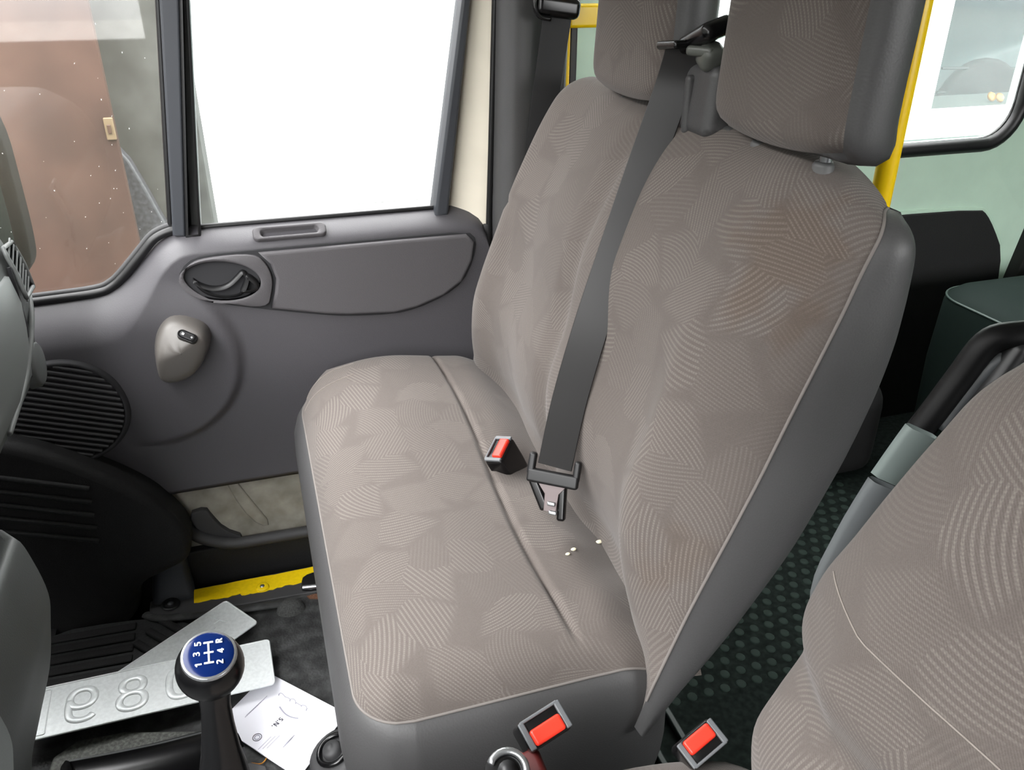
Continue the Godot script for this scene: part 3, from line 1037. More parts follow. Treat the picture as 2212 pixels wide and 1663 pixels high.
	part(tower, "latch", join([[rbox(V(0.03, 0.03, 0.03), 0.010), Transform3D(Basis(V(1, 0, 0), 0.5), V(0.540, 1.098, -0.928))], [rbox(V(0.02, 0.012, 0.036), 0.005), Transform3D(Basis(V(0, 1, 0), 0.5), V(0.530, 1.104, -0.932))]]), mat(Color(0.34, 0.35, 0.33), 0.35), Transform3D(), "grey latch")
	part(tower, "belt_guide", join([[rbox(V(0.045, 0.022, 0.075), 0.010), Transform3D(Basis(V(1, 0, 0), -0.35) * Basis(V(0, 0, 1), 0.3), V(0.540, 1.120, -0.945))], [rbox(V(0.03, 0.010, 0.05), 0.004), Transform3D(Basis(V(1, 0, 0), -0.1), V(0.516, 1.108, -0.972))]]), M.gloss_black, Transform3D(), "black shoulder belt guide")
	# --- outer floor hinge with bolt
	var hinge := part(s, "floor_bracket", lathe([[0.0, 0.03], [0.035, 0.03], [0.045, 0.024], [0.05, 0.0], [0.05, -0.03]], 28), M.dark_grey, Transform3D(Basis(V(0, 0, 1), 0.35), V(0.010, 0.060, -0.935)))
	part(hinge, "washer", tube(ring_path(V(0.000, 0.092, -0.935), 0.026, V(-0.34, 0.94, 0.0)), 0.0045, 8, true), M.gloss_black)
	part(hinge, "bolt", lathe([[0.0, 0.014], [0.005, 0.014], [0.006, 0.010], [0.013, 0.010], [0.016, 0.004], [0.016, -0.01]], 20), M.dark_grey, Transform3D(Basis(V(0, 0, 1), 0.35), V(-0.002, 0.090, -0.935)))

func ring_path(c: Vector3, r: float, axis: Vector3, n := 24) -> Array:
	axis = axis.normalized()
	var a := axis.cross(V(0.2, 0.3, 0.9)).normalized()
	var b := axis.cross(a)
	var o := []
	for i in n: o.append(c + (a * cos(TAU * i / n) + b * sin(TAU * i / n)) * r)
	return o

func make_headrest(s: Node3D, z0: float, z1: float, xf: float) -> void:
	var h := V(0.55, 1.14, (z0 + z1) / 2)
	var lo := 1.036
	var hi := 1.255
	var zm := (z0 + z1) / 2
	var hw := (z1 - z0) / 2
	# cloth front, wrapping a little onto the sides
	var rows := []
	for j in 33:
		var v := j / 32.0
		var row := PackedVector3Array()
		for i in 33:
			var u := i / 32.0 * 2 - 1
			var y := lerpf(lo, hi, v)
			var cv := absf(v * 2 - 1)
			var w := hw * (1.0 - 0.10 * pow(cv, 16.0)) - 0.018 + 0.005 * (0.5 - v)
			var x := xf + 0.014 * pow(cv, 12.0) + 0.018 * pow(absf(u), 9.0)
			row.append(V(x + 0.010 * (v - 0.2), y - 0.004 * (1 - u * u) * (1 - v) * 2.0, zm + u * w))
		rows.append(row)
	var hr := part(s, "headrest", grid_mesh(rows, false, true, Vector2(0.1 + z0, 0.3), white_grid(rows)), M.cloth)
	# vinyl sides and back: loft from the cloth edge round to the rear
	var edge := []
	for i in 33: edge.append(rows[0][i])
	for j in range(1, 33): edge.append(rows[j][32])
	for i in range(31, -1, -1): edge.append(rows[32][i])
	for j in range(31, 0, -1): edge.append(rows[j][0])
	var loops := []
	var mid := V(xf, (lo + hi) / 2, zm)
	for k in [[0.0, 0.0, 1.0], [0.003, 0.008, 1.0], [0.014, 0.015, 1.0], [0.032, 0.017, 1.0], [0.050, 0.010, 1.0], [0.062, -0.004, 1.0], [0.069, -0.03, 1.0], [0.072, -0.06, 1.0]]:
		var row := PackedVector3Array()
		for p in edge:
			var d: Vector3 = p - mid
			d.x = 0
			var side := absf(d.z) / hw
			var outw := d.normalized()
			var o: float = k[1]
			if o > 0: o *= smoothstep(0.55, 0.8, side) * 0.8 + 0.2
			row.append(p + outw * o + V(k[0], 0, 0))
		loops.append(row)
	var cap := PackedVector3Array()
	for p in edge: cap.append(mid + V(0.074, 0, 0))
	loops.append(cap)
	part(hr, "side_trim", grid_mesh(loops, true, true), M.vinyl, Transform3D(), "smooth grey vinyl side and back")
	for dz in [-0.055, 0.060]:
		part(hr, "post", tube([V(xf + 0.045, 0.99, zm + dz), V(xf + 0.042, 1.06, zm + dz)], 0.0065, 12), M.steel)
		part(hr, "post_sleeve", lathe([[0.0, 0.012], [0.009, 0.012], [0.011, 0.008], [0.012, -0.02]], 16), mat(Color(0.36, 0.36, 0.36), 0.5), Transform3D(Basis(), V(xf + 0.042, 1.007, zm + dz)))

func make_driver_seat() -> void:
	var s := thing("driver_seat", V(0.30, 0, -0.2), "driver seat in grey patterned cloth in the near corner", "seat")
	# backrest: rows from below to the top, each across the seat from the aisle side to the door side
	var tab := [
		# y, x of the aisle edge, z of the aisle edge, x of the front
		[0.44, 0.400, -0.435, 0.375], [0.49, 0.393, -0.450, 0.358], [0.56, 0.387, -0.452, 0.345], [0.61, 0.402, -0.448, 0.352], [0.645, 0.412, -0.443, 0.366],
		[0.665, 0.414, -0.440, 0.368], [0.70, 0.414, -0.446, 0.358], [0.75, 0.416, -0.436, 0.360], [0.80, 0.420, -0.418, 0.368], [0.85, 0.426, -0.402, 0.378], [0.90, 0.437, -0.387, 0.392], [0.94, 0.455, -0.378, 0.410], [0.965, 0.485, -0.368, 0.438], [0.975, 0.52, -0.355, 0.49], [0.975, 0.55, -0.345, 0.54]]
	var e := []
	var f := []
	for t in tab:
		e.append(V(t[1], t[0], t[2]))
		f.append(V(t[3], t[0] + 0.004, 0))
	e = smooth_path(e, 5)
	f = smooth_path(f, 5)
	var rows := []
	var side := []
	for k in e.size():
		var row := PackedVector3Array()
		for i in 41:
			var t := i / 40.0
			var z := lerpf(e[k].z, 0.06, t * (0.5 + 0.5 * t))
			var b := pow(clampf((z - e[k].z) / 0.09, 0, 1), 0.6)
			b = minf(b, pow(clampf((0.06 - z) / 0.09, 0, 1), 0.6))
			var p: Vector3 = e[k].lerp(f[k], b)
			p.x += 0.014 * exp(-pow((z + 0.19) / 0.10, 2))
			p.x += 0.004 * exp(-pow((p.y - 0.735 - (z + 0.4) * 0.05) / 0.004, 2)) * smoothstep(0.0, 0.03, z - e[k].z)
			row.append(V(p.x, p.y, z))
		rows.append(row)
		var q: Vector3 = e[k]
		side.append(PackedVector3Array([q, q + V(0.02, 0.004, -0.004), q + V(0.06, 0.006, -0.004), q + V(0.085, 0.006, 0.01), V(q.x + 0.09, q.y + 0.006, -0.19), V(q.x + 0.05, q.y, 0.06)]))
	var br := part(s, "backrest", grid_mesh(rows, false, true, Vector2(0.6, 0.7), white_grid(rows)), M.cloth)
	part(s, "backrest_shell", grid_mesh(side, false, false), M.vinyl)
	var line := []
	for i in range(3, 40): line.append(rows[37][i] + V(-0.0006, 0, 0))
	part(br, "stitching", tube(line, 0.0008, 5), M.thread)
	# pale plastic edge strips behind the cloth
	var st1 := []
	var st2 := []
	for p in [[0.445, 0.610, -0.440], [0.432, 0.700, -0.450], [0.441, 0.765, -0.446], [0.456, 0.822, -0.440]]: st1.append(V(p[0], p[1], p[2]))
	for p in [[0.4575, 0.826, -0.440], [0.466, 0.850, -0.437], [0.474, 0.872, -0.434]]: st2.append(V(p[0], p[1], p[2]))
	for st in [[st1, Color(0.37, 0.385, 0.39)], [st2, Color(0.42, 0.46, 0.45)]]:
		var pth := smooth_path(st[0], 4)
		var ac := []
		for p in pth: ac.append(V(0.013, -0.006, 0.006))
		part(s, "edge_strip", ribbon(pth, ac, 0.010), mat(st[1], 0.45), Transform3D(), "pale grey plastic edge strip")
	# black grab loop on the aisle side of the backrest
	var loop := part(s, "grab_handle", tube(smooth_path([V(0.485, 0.845, -0.455), V(0.500, 0.875, -0.452), V(0.515, 0.905, -0.450), V(0.529, 0.934, -0.447), V(0.545, 0.942, -0.44), V(0.585, 0.942, -0.43), V(0.64, 0.938, -0.42)], 5), 0.011, 10), mat(Color(0.02, 0.02, 0.022), 0.5, 0.0, 0.3), Transform3D(), "black plastic grab loop")
	part(loop, "inner_panel", join([[rbox(V(0.13, 0.12, 0.02), 0.008), Transform3D(Basis(V(0, 0, 1), -0.45), V(0.575, 0.86, -0.435))]]), M.black)
	part(loop, "inner_rim", tube(smooth_path([V(0.505, 0.862, -0.446), V(0.522, 0.895, -0.444), V(0.537, 0.921, -0.440), V(0.56, 0.926, -0.433), V(0.62, 0.917, -0.42)], 5), 0.007, 8), mat(Color(0.27, 0.28, 0.29), 0.5))
	part(loop, "inner_plate", join([[rbox(V(0.03, 0.05, 0.012), 0.005), Transform3D(Basis(V(0, 0, 1), -0.5), V(0.535, 0.868, -0.446))]]), mat(Color(0.27, 0.285, 0.29), 0.5))
	# cushion
	var cr := []
	for i in 29:
		var t := i / 28.0
		var z := lerpf(-0.512, 0.07, t * (0.5 + 0.5 * t))
		var row := PackedVector3Array()
		for j in 33:
			var u := j / 32.0
			var x := lerpf(-0.10, 0.44, u)
			var de := z + 0.512 + 0.16 * pow(clampf((0.20 - x) / 0.3, 0, 1), 2) * 0 + 0.0
			var bow := 0.05 * pow((x - 0.25) / 0.19, 2)
			var zz := z + bow * (1 - t)
			var y := 0.455 + 0.055 * (1.0 - exp(-de / 0.025)) - 0.03 * smoothstep(0.36, 0.44, x)
			row.append(V(x, y, zz))
		cr.append(row)
	part(s, "cushion", grid_mesh(cr, false, true, Vector2(0.2, 0.1), white_grid(cr)), M.cloth)
	var sk := []
	for k in [[0.0, 0.0], [0.012, -0.012], [0.018, -0.04], [0.012, -0.12], [0.0, -0.16]]:
		var row := PackedVector3Array()
		for p in cr[0]: row.append(p + V(0, k[1], -k[0]))
		sk.append(row)
	part(s, "cushion_side", grid_mesh(sk), M.vinyl)
	part(s, "seat_base", box_mesh(V(-0.05, 0, -0.42), V(0.40, 0.33, 0.05), 0.01), M.black)

# ---------------------------------------------------------------- belts and buckles
func make_belts() -> void:
	var b := thing("middle_seat_belt", V(0.36, 0.5, -0.96), "dark seat belt hanging down the middle of the bench backrest", "seat belt")
	var pts := [V(0.524, 1.104, -0.965), V(0.520, 1.055, -0.980), V(0.480, 0.955, -0.966), V(0.440, 0.862, -0.945), V(0.400, 0.765, -0.925), V(0.370, 0.665, -0.916), V(0.349, 0.570, -0.908)]
	var path := smooth_path(pts, 6)
	var ac := []
	for i in path.size():
		# the webbing is turned a little towards the driver side
		var t: Vector3 = (path[mini(i + 1, path.size() - 1)] - path[maxi(i - 1, 0)]).normalized()
		ac.append(t.cross(V(-0.45, 0.42, 0.78)).normalized() * -lerpf(0.0225, 0.0245, float(i) / path.size()))
	part(b, "webbing", ribbon(path, ac, 0.0022), M.web_grey)
	# loose twisted webbing behind the guide
	var tw := smooth_path([V(0.525, 1.112, -0.965), V(0.545, 1.134, -0.94), V(0.57, 1.142, -0.915), V(0.60, 1.12, -0.90), V(0.62, 1.06, -0.90)], 5)
	var ta := []
	for i in tw.size():
		var a := 0.5 + 0.08 * i
		ta.append(V(sin(a) * 0.012, cos(a) * 0.010, 0.018))
	part(b, "webbing", ribbon(tw, ta, 0.002), M.webbing)
	var xf := look(V(0.347, 0.563, -0.906), V(-0.50, 0.45, 0.74), V(0.20, 0.88, -0.25))
	var lower := part(b, "end_fitting", join([[rbox(V(0.074, 0.020, 0.013), 0.004), Transform3D(Basis(), V(0, -0.009, 0))], [rbox(V(0.011, 0.032, 0.012), 0.004), Transform3D(Basis(), V(-0.0325, 0.007, 0))], [rbox(V(0.010, 0.030, 0.012), 0.004), Transform3D(Basis(), V(0.0325, 0.006, 0))]]), M.black, xf, "black plastic end fitting")
	part(lower, "tongue", prism(P([-0.022, -0.016, 0.022, -0.016, 0.012, -0.030, 0.012, -0.056, -0.006, -0.056, -0.008, -0.032]), -0.003, 0.001, 0.0008), mat(Color(0.40, 0.36, 0.36), 0.4, 0.3), xf)
	part(lower, "buckle_edge", join([[rbox(V(0.012, 0.006, 0.006), 0.002), Transform3D(Basis(), V(0.004, -0.044, 0.003))], [rbox(V(0.012, 0.006, 0.006), 0.002), Transform3D(Basis(), V(0.008, -0.056, 0.003))]]), M.steel, xf)
	part(lower, "anchor", join([[rbox(V(0.014, 0.05, 0.012), 0.004), Transform3D(Basis(V(0, 0, 1), 0.55), V(-0.018, -0.034, -0.008))], [rbox(V(0.012, 0.05, 0.014), 0.004), Transform3D(Basis(V(0, 0, 1), 0.1), V(0.017, -0.042, -0.008))]]), M.gloss_black, xf)
	# buckles: body, mouth, red press button
	buckle(frame(V(0.313, 0.514, -1.064), V(-0.42, 0.86, 0.10), V(0.66, 0.25, -0.70)), 0.085, "black belt buckle standing in the bench cushion slot", "seat belt buckles", 1.15)
	buckle(frame(V(0.186, 0.582, -0.490), V(-0.10, 0.80, 0.58), V(0.90, 0.30, -0.12)), 0.115, "belt buckle between the seats with orange red button facing up beside the bench cushion", "seat belt buckles")
	buckle(frame(V(0.342, 0.524, -0.470), V(-0.25, 0.80, 0.52), V(-0.85, -0.40, 0.15)), 0.11, "belt buckle with orange red button tucked beside the driver seat", "seat belt buckles")
	# pillar belt
	var p := thing("pillar_seat_belt", V(0.55, 0.75, -1.48), "dark seat belt hanging on the centre pillar behind the door", "seat belt")
	var pp := smooth_path([V(0.548, 1.115, -1.474), V(0.541, 1.05, -1.480), V(0.530, 0.95, -1.488), V(0.520, 0.85, -1.492), V(0.512, 0.72, -1.494), V(0.505, 0.5, -1.494)], 4)
	var pa := []
	for q in pp: pa.append(V(0.025, -0.004, 0.004))
	part(p, "webbing", ribbon(pp, pa, 0.0022), M.webbing)
	var g := part(p, "belt_guide", join([[rbox(V(0.084, 0.036, 0.028), 0.012), Transform3D(Basis(V(0, 0, 1), -0.12), V(0.546, 1.128, -1.472))], [rbox(V(0.050, 0.06, 0.024), 0.010), Transform3D(Basis(), V(0.548, 1.16, -1.478))]]), M.gloss_black, Transform3D(), "glossy black pillar belt guide")
	part(g, "rim", tube(smooth_path([V(0.507, 1.150, -1.463), V(0.501, 1.132, -1.462), V(0.510, 1.114, -1.460), V(0.53, 1.109, -1.459)], 4), 0.004, 8), M.gloss_black)

func buckle(xf: Transform3D, length: float, label: String, group: String, size := 1.0) -> void:
	xf.basis = xf.basis.scaled(Vector3.ONE * size)
	var b := Node3D.new()
	b.name = numbered("belt_buckle")
	b.position = xf.origin
	add_child(b)
	tag(b, label, "buckle", group)
	# local z is the way the mouth faces; the body runs back along -z
	var rows := []
	for s in [[0.0, 0.80, 0.82], [-0.0015, 0.94, 0.95], [-0.006, 1.0, 1.0], [-0.04, 1.0, 1.02], [-0.075, 0.92, 1.0], [-length + 0.01, 0.7, 0.9], [-length, 0.55, 0.8]]:
		var row := PackedVector3Array()
		for p in rounded_rect(0, 0, 0.046 * s[1], 0.029 * s[2], 0.006, 4): row.append(V(p.x, p.y, s[0]))
		rows.append(row)
	var cap := PackedVector3Array()
	for p in rows[0]: cap.append(V(0, 0, 0.0))
	rows.push_front(cap)
	part(b, "body", grid_mesh(rows, true), M.gloss_black, xf)
	part(b, "rim", join([[rbox(V(0.006, 0.026, 0.004), 0.0015), Transform3D(Basis(), V(-0.019, 0, 0.0005))], [rbox(V(0.006, 0.026, 0.004), 0.0015), Transform3D(Basis(), V(0.019, 0, 0.0005))], [rbox(V(0.04, 0.003, 0.004), 0.0012), Transform3D(Basis(), V(0, 0.0122, 0.0005))]]), mat(Color(0.36, 0.37, 0.38), 0.35), xf)
	part(b, "press_button", rbox(V(0.032, 0.0150, 0.010), 0.003), M.red, xf * Transform3D(Basis(), V(0, -0.0045, 0.0)), "bright orange red press button")

# ---------------------------------------------------------------- dashboard
func make_dashboard() -> void:
	var d := thing("dashboard", V(-0.7, 0.5, -0.95), "grey plastic dashboard at the edge beside the passenger door", "dashboard")
	var prof := [[-1.15, 0.80], [-0.80, 0.90], [-0.52, 0.915], [-0.44, 0.89], [-0.402, 0.860], [-0.385, 0.834], [-0.372, 0.796], [-0.364, 0.755], [-0.362, 0.725], [-0.367, 0.690], [-0.372, 0.65], [-0.380, 0.605], [-0.40, 0.575], [-0.46, 0.55], [-0.70, 0.53], [-1.15, 0.52]]
	var v := []
	for p in prof: v.append(V(p[0], p[1], 0))
	v = smooth_path(v, 4)
	var rows := []
	for z in [[-1.428, 0.0], [-1.43, 0.90], [-1.424, 0.965], [-1.412, 0.99], [-1.40, 1.0], [-1.2, 1.0], [-1.0, 1.0], [-0.78, 1.0], [-0.70, 1.0]]:
		var row := PackedVector3Array()
		for p in v:
			var c := V(-0.75, 0.72, 0)
			var q: Vector3 = c + (p - c) * z[1]
			row.append(V(q.x, q.y, z[0]))
		rows.append(row)
	part(d, "body", grid_mesh(rows), M.dash)
	# raised surround with an air vent near the door end
	var vent := part(d, "air_vent", slanted_frame(), M.dash_light)
	for i in 7:
		var t := (i + 0.5) / 7.0
		var p := vent_point(t)
		part(vent, "slat", rbox(V(0.003, 0.0028, 0.050), 0.0012), M.dash_light, Transform3D(Basis(V(1, 0, 0), 0.55), p))
	part(vent, "cavity", vent_cavity(), mat(Color(0.012, 0.012, 0.013), 0.9, 0.0, 0.1))
	part(vent, "thumb_wheel", rbox(V(0.008, 0.014, 0.010), 0.003), M.gloss_black, Transform3D(Basis(), V(-0.3655, 0.703, -1.404)))
	# glove box lid with its long joint
	var lid := []
	for y in [0.785, 0.782, 0.74, 0.70, 0.65, 0.62, 0.616]:
		var row := PackedVector3Array()
		for z in [-1.335, -1.331, -1.2, -1.0, -0.72]:
			var inx: float = along([[0.60, -0.381], [0.65, -0.372], [0.69, -0.367], [0.725, -0.362], [0.755, -0.364], [0.80, -0.373]], y)
			var inset: float = 0.004 if (y > 0.784 or y < 0.618 or z < -1.333) else -0.006
			row.append(V(inx - inset, y - 0.12 * (-1.33 - z) * 0.0, z))
		lid.append(row)
	part(d, "glove_box_lid", grid_mesh(lid, false, true), M.dash_light)
	part(d, "lid_joint", tube([V(-0.364, 0.792, -1.345), V(-0.3635, 0.70, -1.345), V(-0.378, 0.611, -1.345)], 0.003, 8), M.groove)
	part(d, "edge_rib", tube(smooth_path([V(-0.366, 0.722, -1.412), V(-0.362, 0.70, -1.38), V(-0.364, 0.67, -1.34), V(-0.371, 0.63, -1.28), V(-0.380, 0.60, -1.18)], 5), 0.005, 8), M.dash_light)
	# lower end disc
	part(d, "end_disc", lathe([[0.0, 0.008], [0.032, 0.008], [0.038, 0.003], [0.04, -0.01]], 28), M.dash, Transform3D(Basis(V(0, 1, 0), V(1, 0, 0), V(0, 0, -1)), V(-0.377, 0.615, -1.385)))
	# lower console
	var c := thing("centre_console", V(-0.45, 0, -0.95), "grey moulded lower console column with a ringed cup recess", "console")
	var crow := []
	for z in [[-1.02, 0.25], [-1.02, 0.8], [-1.01, 0.95], [-0.985, 1.0], [-0.90, 1.0], [-0.75, 1.0]]:
		var row := PackedVector3Array()
		for p in smooth_path([V(-0.70, 0.50, 0), V(-0.42, 0.53, 0), V(-0.375, 0.545, 0), V(-0.347, 0.551, 0), V(-0.336, 0.512, 0), V(-0.331, 0.457, 0), V(-0.339, 0.411, 0), V(-0.358, 0.334, 0), V(-0.394, 0.239, 0), V(-0.425, 0.15, 0), V(-0.45, 0.0, 0)], 4):
			row.append(V(lerpf(-0.75, p.x, z[1]), p.y, z[0]))
		crow.append(row)
	part(c, "body", grid_mesh(crow), M.dash)
	part(c, "cup_ring", tube(ring_path(V(-0.368, 0.47, -0.905), 0.033, V(0.9, 0.3, 0.1)), 0.006, 8, true), M.dash_light)
	part(c, "cup_recess", lathe([[0.0, 0.001], [0.03, 0.001], [0.031, -0.01]], 24), M.black, Transform3D(Basis(V(0.3, -0.9, 0).normalized(), V(0.9, 0.3, 0.0).normalized(), V(0, 0, 1)), V(-0.366, 0.47, -0.905)))
	# door mirror beyond the quarter glass
	var m := thing("door_mirror", V(-0.6, 0.62, -1.78), "black door mirror outside the quarter window", "mirror")
	var outline := soften(P([-0.72, 0.66, -0.72, 1.0, -0.47, 0.99, -0.437, 0.93, -0.438, 0.80, -0.440, 0.70, -0.447, 0.645, -0.48, 0.62]), 2)
	part(m, "housing", prism(outline, -1.86, -1.79, 0.02), mat(Color(0.012, 0.02, 0.02), 0.7, 0.0, 0.15))
	var inn := PackedVector2Array()
	for p in outline: inn.append(Vector2(-0.58, 0.82) + (p - Vector2(-0.58, 0.82)) * 0.86)
	part(m, "mirror_glass", prism(inn, -1.795, -1.7885, 0.001), mat(Color(0.08, 0.15, 0.145), 0.15, 0.2), Transform3D(), "greenish mirror glass")

func vent_point(t: float) -> Vector3:
	var y := lerpf(0.812, 0.742, t)
	return V(along([[0.70, -0.362], [0.74, -0.360], [0.78, -0.366], [0.82, -0.378]], y) + 0.007, y, lerpf(-1.384, -1.372, t))

func slanted_frame() -> ArrayMesh:
	var pts := []
	for k in 9: pts.append(vent_point(k / 8.0) + V(0.001, 0, 0.026))
	for k in range(8, -1, -1): pts.append(vent_point(k / 8.0) + V(0.001, 0, -0.026))
	pts[0] += V(0, 0.006, 0)
	return tube(pts, 0.0035, 8, true)

func vent_cavity() -> ArrayMesh:
	var rows := []
	for k in 9:
		var p := vent_point(k / 8.0) + V(-0.002, 0, 0)
		rows.append(PackedVector3Array([p + V(0, 0, -0.026), p, p + V(0, 0, 0.026)]))
	return grid_mesh(rows)

# ---------------------------------------------------------------- footwell
func make_footwell() -> void:
	# side of the footwell in front of the door opening
	var kick := soften(P([-1.25, -0.05, -0.40, -0.05, -0.340, 0.0, -0.335, 0.065, -0.275, 0.085, -0.225, 0.105, -0.217, 0.165, -0.240, 0.218, -0.278, 0.280, -0.368, 0.362, -0.470, 0.432, -0.60, 0.47, -1.25, 0.50]), 2)
	shell("trim_5", prism(kick, -1.545, -1.47, 0.02), M.rubber, "black moulded kick panel ahead of the passenger door opening")
	var toe := structure("wall_toe_board", V(-0.7, 0, -1.2), "black rubber toe board rising in front of the passenger footwell")
	var rows := []
	for k in 9:
		var t := k / 8.0
		var x := lerpf(-0.50, -0.98, t)
		var y := 0.40 * smoothstep(0, 1, t)
		rows.append(PackedVector3Array([V(x, y, -1.47), V(x, y, -1.2), V(x, y, -1.04)]))
	part(toe, "rubber_sheet", grid_mesh(rows, false, true), M.rubber)
	# moulded ribs on the black kick panel
	for i in 5:
		var y := 0.315 - i * 0.030
		var x1 := -0.372 - 0.002 * i
		part(toe, "rib", tube([V(x1, y, -1.4695), V(x1 - 0.10, y + 0.038, -1.4695), V(x1 - 0.24, y + 0.09, -1.4695)], 0.0055, 8), M.mat_rib)
	# threshold: grey scuff plate, yellow painted edge, screws
	var sill := structure("trim_6", V(-0.1, 0, -1.48), "grey plastic sill plate with a worn yellow painted edge")
	part(sill, "scuff_plate", slab(soften(P([-0.325, -1.452, -0.300, -1.438, -0.236, -1.430, 0.45, -1.405, 0.45, -1.508, -0.238, -1.508, -0.325, -1.508]), 1), -0.05, 0.004, 0.003), M.dark_grey)
	part(sill, "lip", slab(P([-0.33, -1.445, -0.300, -1.426, 0.45, -1.392, 0.45, -1.410, -0.236, -1.432, -0.30, -1.441]), -0.04, 0.001, 0.001), M.mat_floor)
	var yl := PackedVector2Array()
	yl.append(Vector2(-0.238, -1.503))
	yl.append(Vector2(-0.237, -1.461))
	for i in 40:
		var x := lerpf(-0.228, 0.10, i / 39.0)
		var base := lerpf(-1.461, -1.446, (x + 0.237) / 0.25)
		var rag := 0.0015 * sin(i * 1.7) + rng.randf_range(-0.002, 0.002)
		if x > -0.165 and x < -0.125: rag -= 0.003
		if x > -0.075 and x < 0.01: rag -= 0.008
		yl.append(Vector2(x, base + rag))
	yl.append(Vector2(0.10, -1.505))
	for i in range(15, 0, -1): yl.append(Vector2(lerpf(-0.238, 0.10, i / 16.0), -1.503 + rng.randf_range(-0.0012, 0.0012)))
	part(sill, "yellow_paint", slab(yl, 0.003, 0.0052), M.yellow, Transform3D(), "bright yellow painted sill edge with ragged border")
	part(sill, "yellow_paint", slab(soften(P([-0.145, -1.462, -0.120, -1.462, -0.122, -1.455, -0.140, -1.453]), 1), 0.003, 0.0050), M.yellow)
	var screw := part(sill, "screw", lathe([[0.0, 0.001], [0.004, 0.001], [0.005, 0.004], [0.012, 0.004], [0.014, 0.001], [0.014, -0.004]], 22), M.yellow, Transform3D(Basis(), V(-0.098, 0.006, -1.466)))
	part(screw, "socket", lathe([[0.0, 0.0048], [0.0045, 0.0048], [0.0052, 0.002]], 16), M.steel, Transform3D(Basis(), V(-0.098, 0.006, -1.466)))
	var plug := part(sill, "plug", lathe([[0.0, 0.003], [0.006, 0.003], [0.009, 0.001], [0.014, 0.001], [0.017, 0.003], [0.019, 0.0]], 22), M.black, Transform3D(Basis(), V(-0.283, 0.006, -1.470)))
	part(plug, "head", lathe([[0.0, 0.006], [0.005, 0.005], [0.007, 0.002]], 16), M.frame_grey, Transform3D(Basis(), V(-0.283, 0.006, -1.470)))
	# blue grey foot of the pillar rising from the sill
	var foot := []
	for k in [[-0.322, -0.236, 0.004, -1.478], [-0.322, -0.238, 0.012, -1.495], [-0.315, -0.242, 0.045, -1.508], [-0.300, -0.245, 0.10, -1.516], [-0.290, -0.250, 0.16, -1.522]]:
		foot.append(PackedVector3Array([V(k[0], k[2], k[3] - 0.03), V(k[0] + 0.006, k[2], k[3] - 0.004), V(k[0] + 0.016, k[2], k[3]), V((k[0] + k[1]) / 2, k[2], k[3] + 0.001), V(k[1] - 0.012, k[2], k[3]), V(k[1] - 0.003, k[2], k[3] - 0.006), V(k[1], k[2], k[3] - 0.03)]))
	part(sill, "pillar_foot", grid_mesh(foot), grained(Color(0.22, 0.235, 0.26), 0.6, 0.08, 0.2, 6.0))
	# metal seat catch at the end of the sill
	var catch_ := thing("floor_catch", V(0.0, 0, -1.44), "small steel catch at the end of the yellow sill edge", "catch")
	part(catch_, "plate", slab(soften(P([-0.018, -1.452, -0.012, -1.475, 0.02, -1.482, 0.05, -1.475, 0.05, -1.425, -0.018, -1.425]), 1), 0.0, 0.010, 0.003), M.black)
	part(catch_, "bar", tube([V(-0.016, 0.014, -1.430), V(0.05, 0.014, -1.420)], 0.005, 10), M.steel)
	part(catch_, "rust_patch", slab(soften(P([-0.012, -1.418, 0.05, -1.410, 0.05, -1.395, -0.004, -1.402]), 1), 0.0, 0.0025), grained(Color(0.42, 0.25, 0.15), 0.9, 0.3, 0.1, 12.0))
	# step well below the sill
	shell("trim_7", join([box_at(V(-0.62, -0.36, -1.60), V(0.45, -0.30, -1.44), 0.004), box_at(V(-0.62, -0.36, -1.508), V(0.45, -0.05, -1.46), 0.004)]), M.rubber, "black step well under the door")
	part(get_node("trim_7"), "ledge", box_mesh(V(-0.62, -0.12, -1.56), V(0.45, -0.10, -1.50), 0.004), M.rubber)

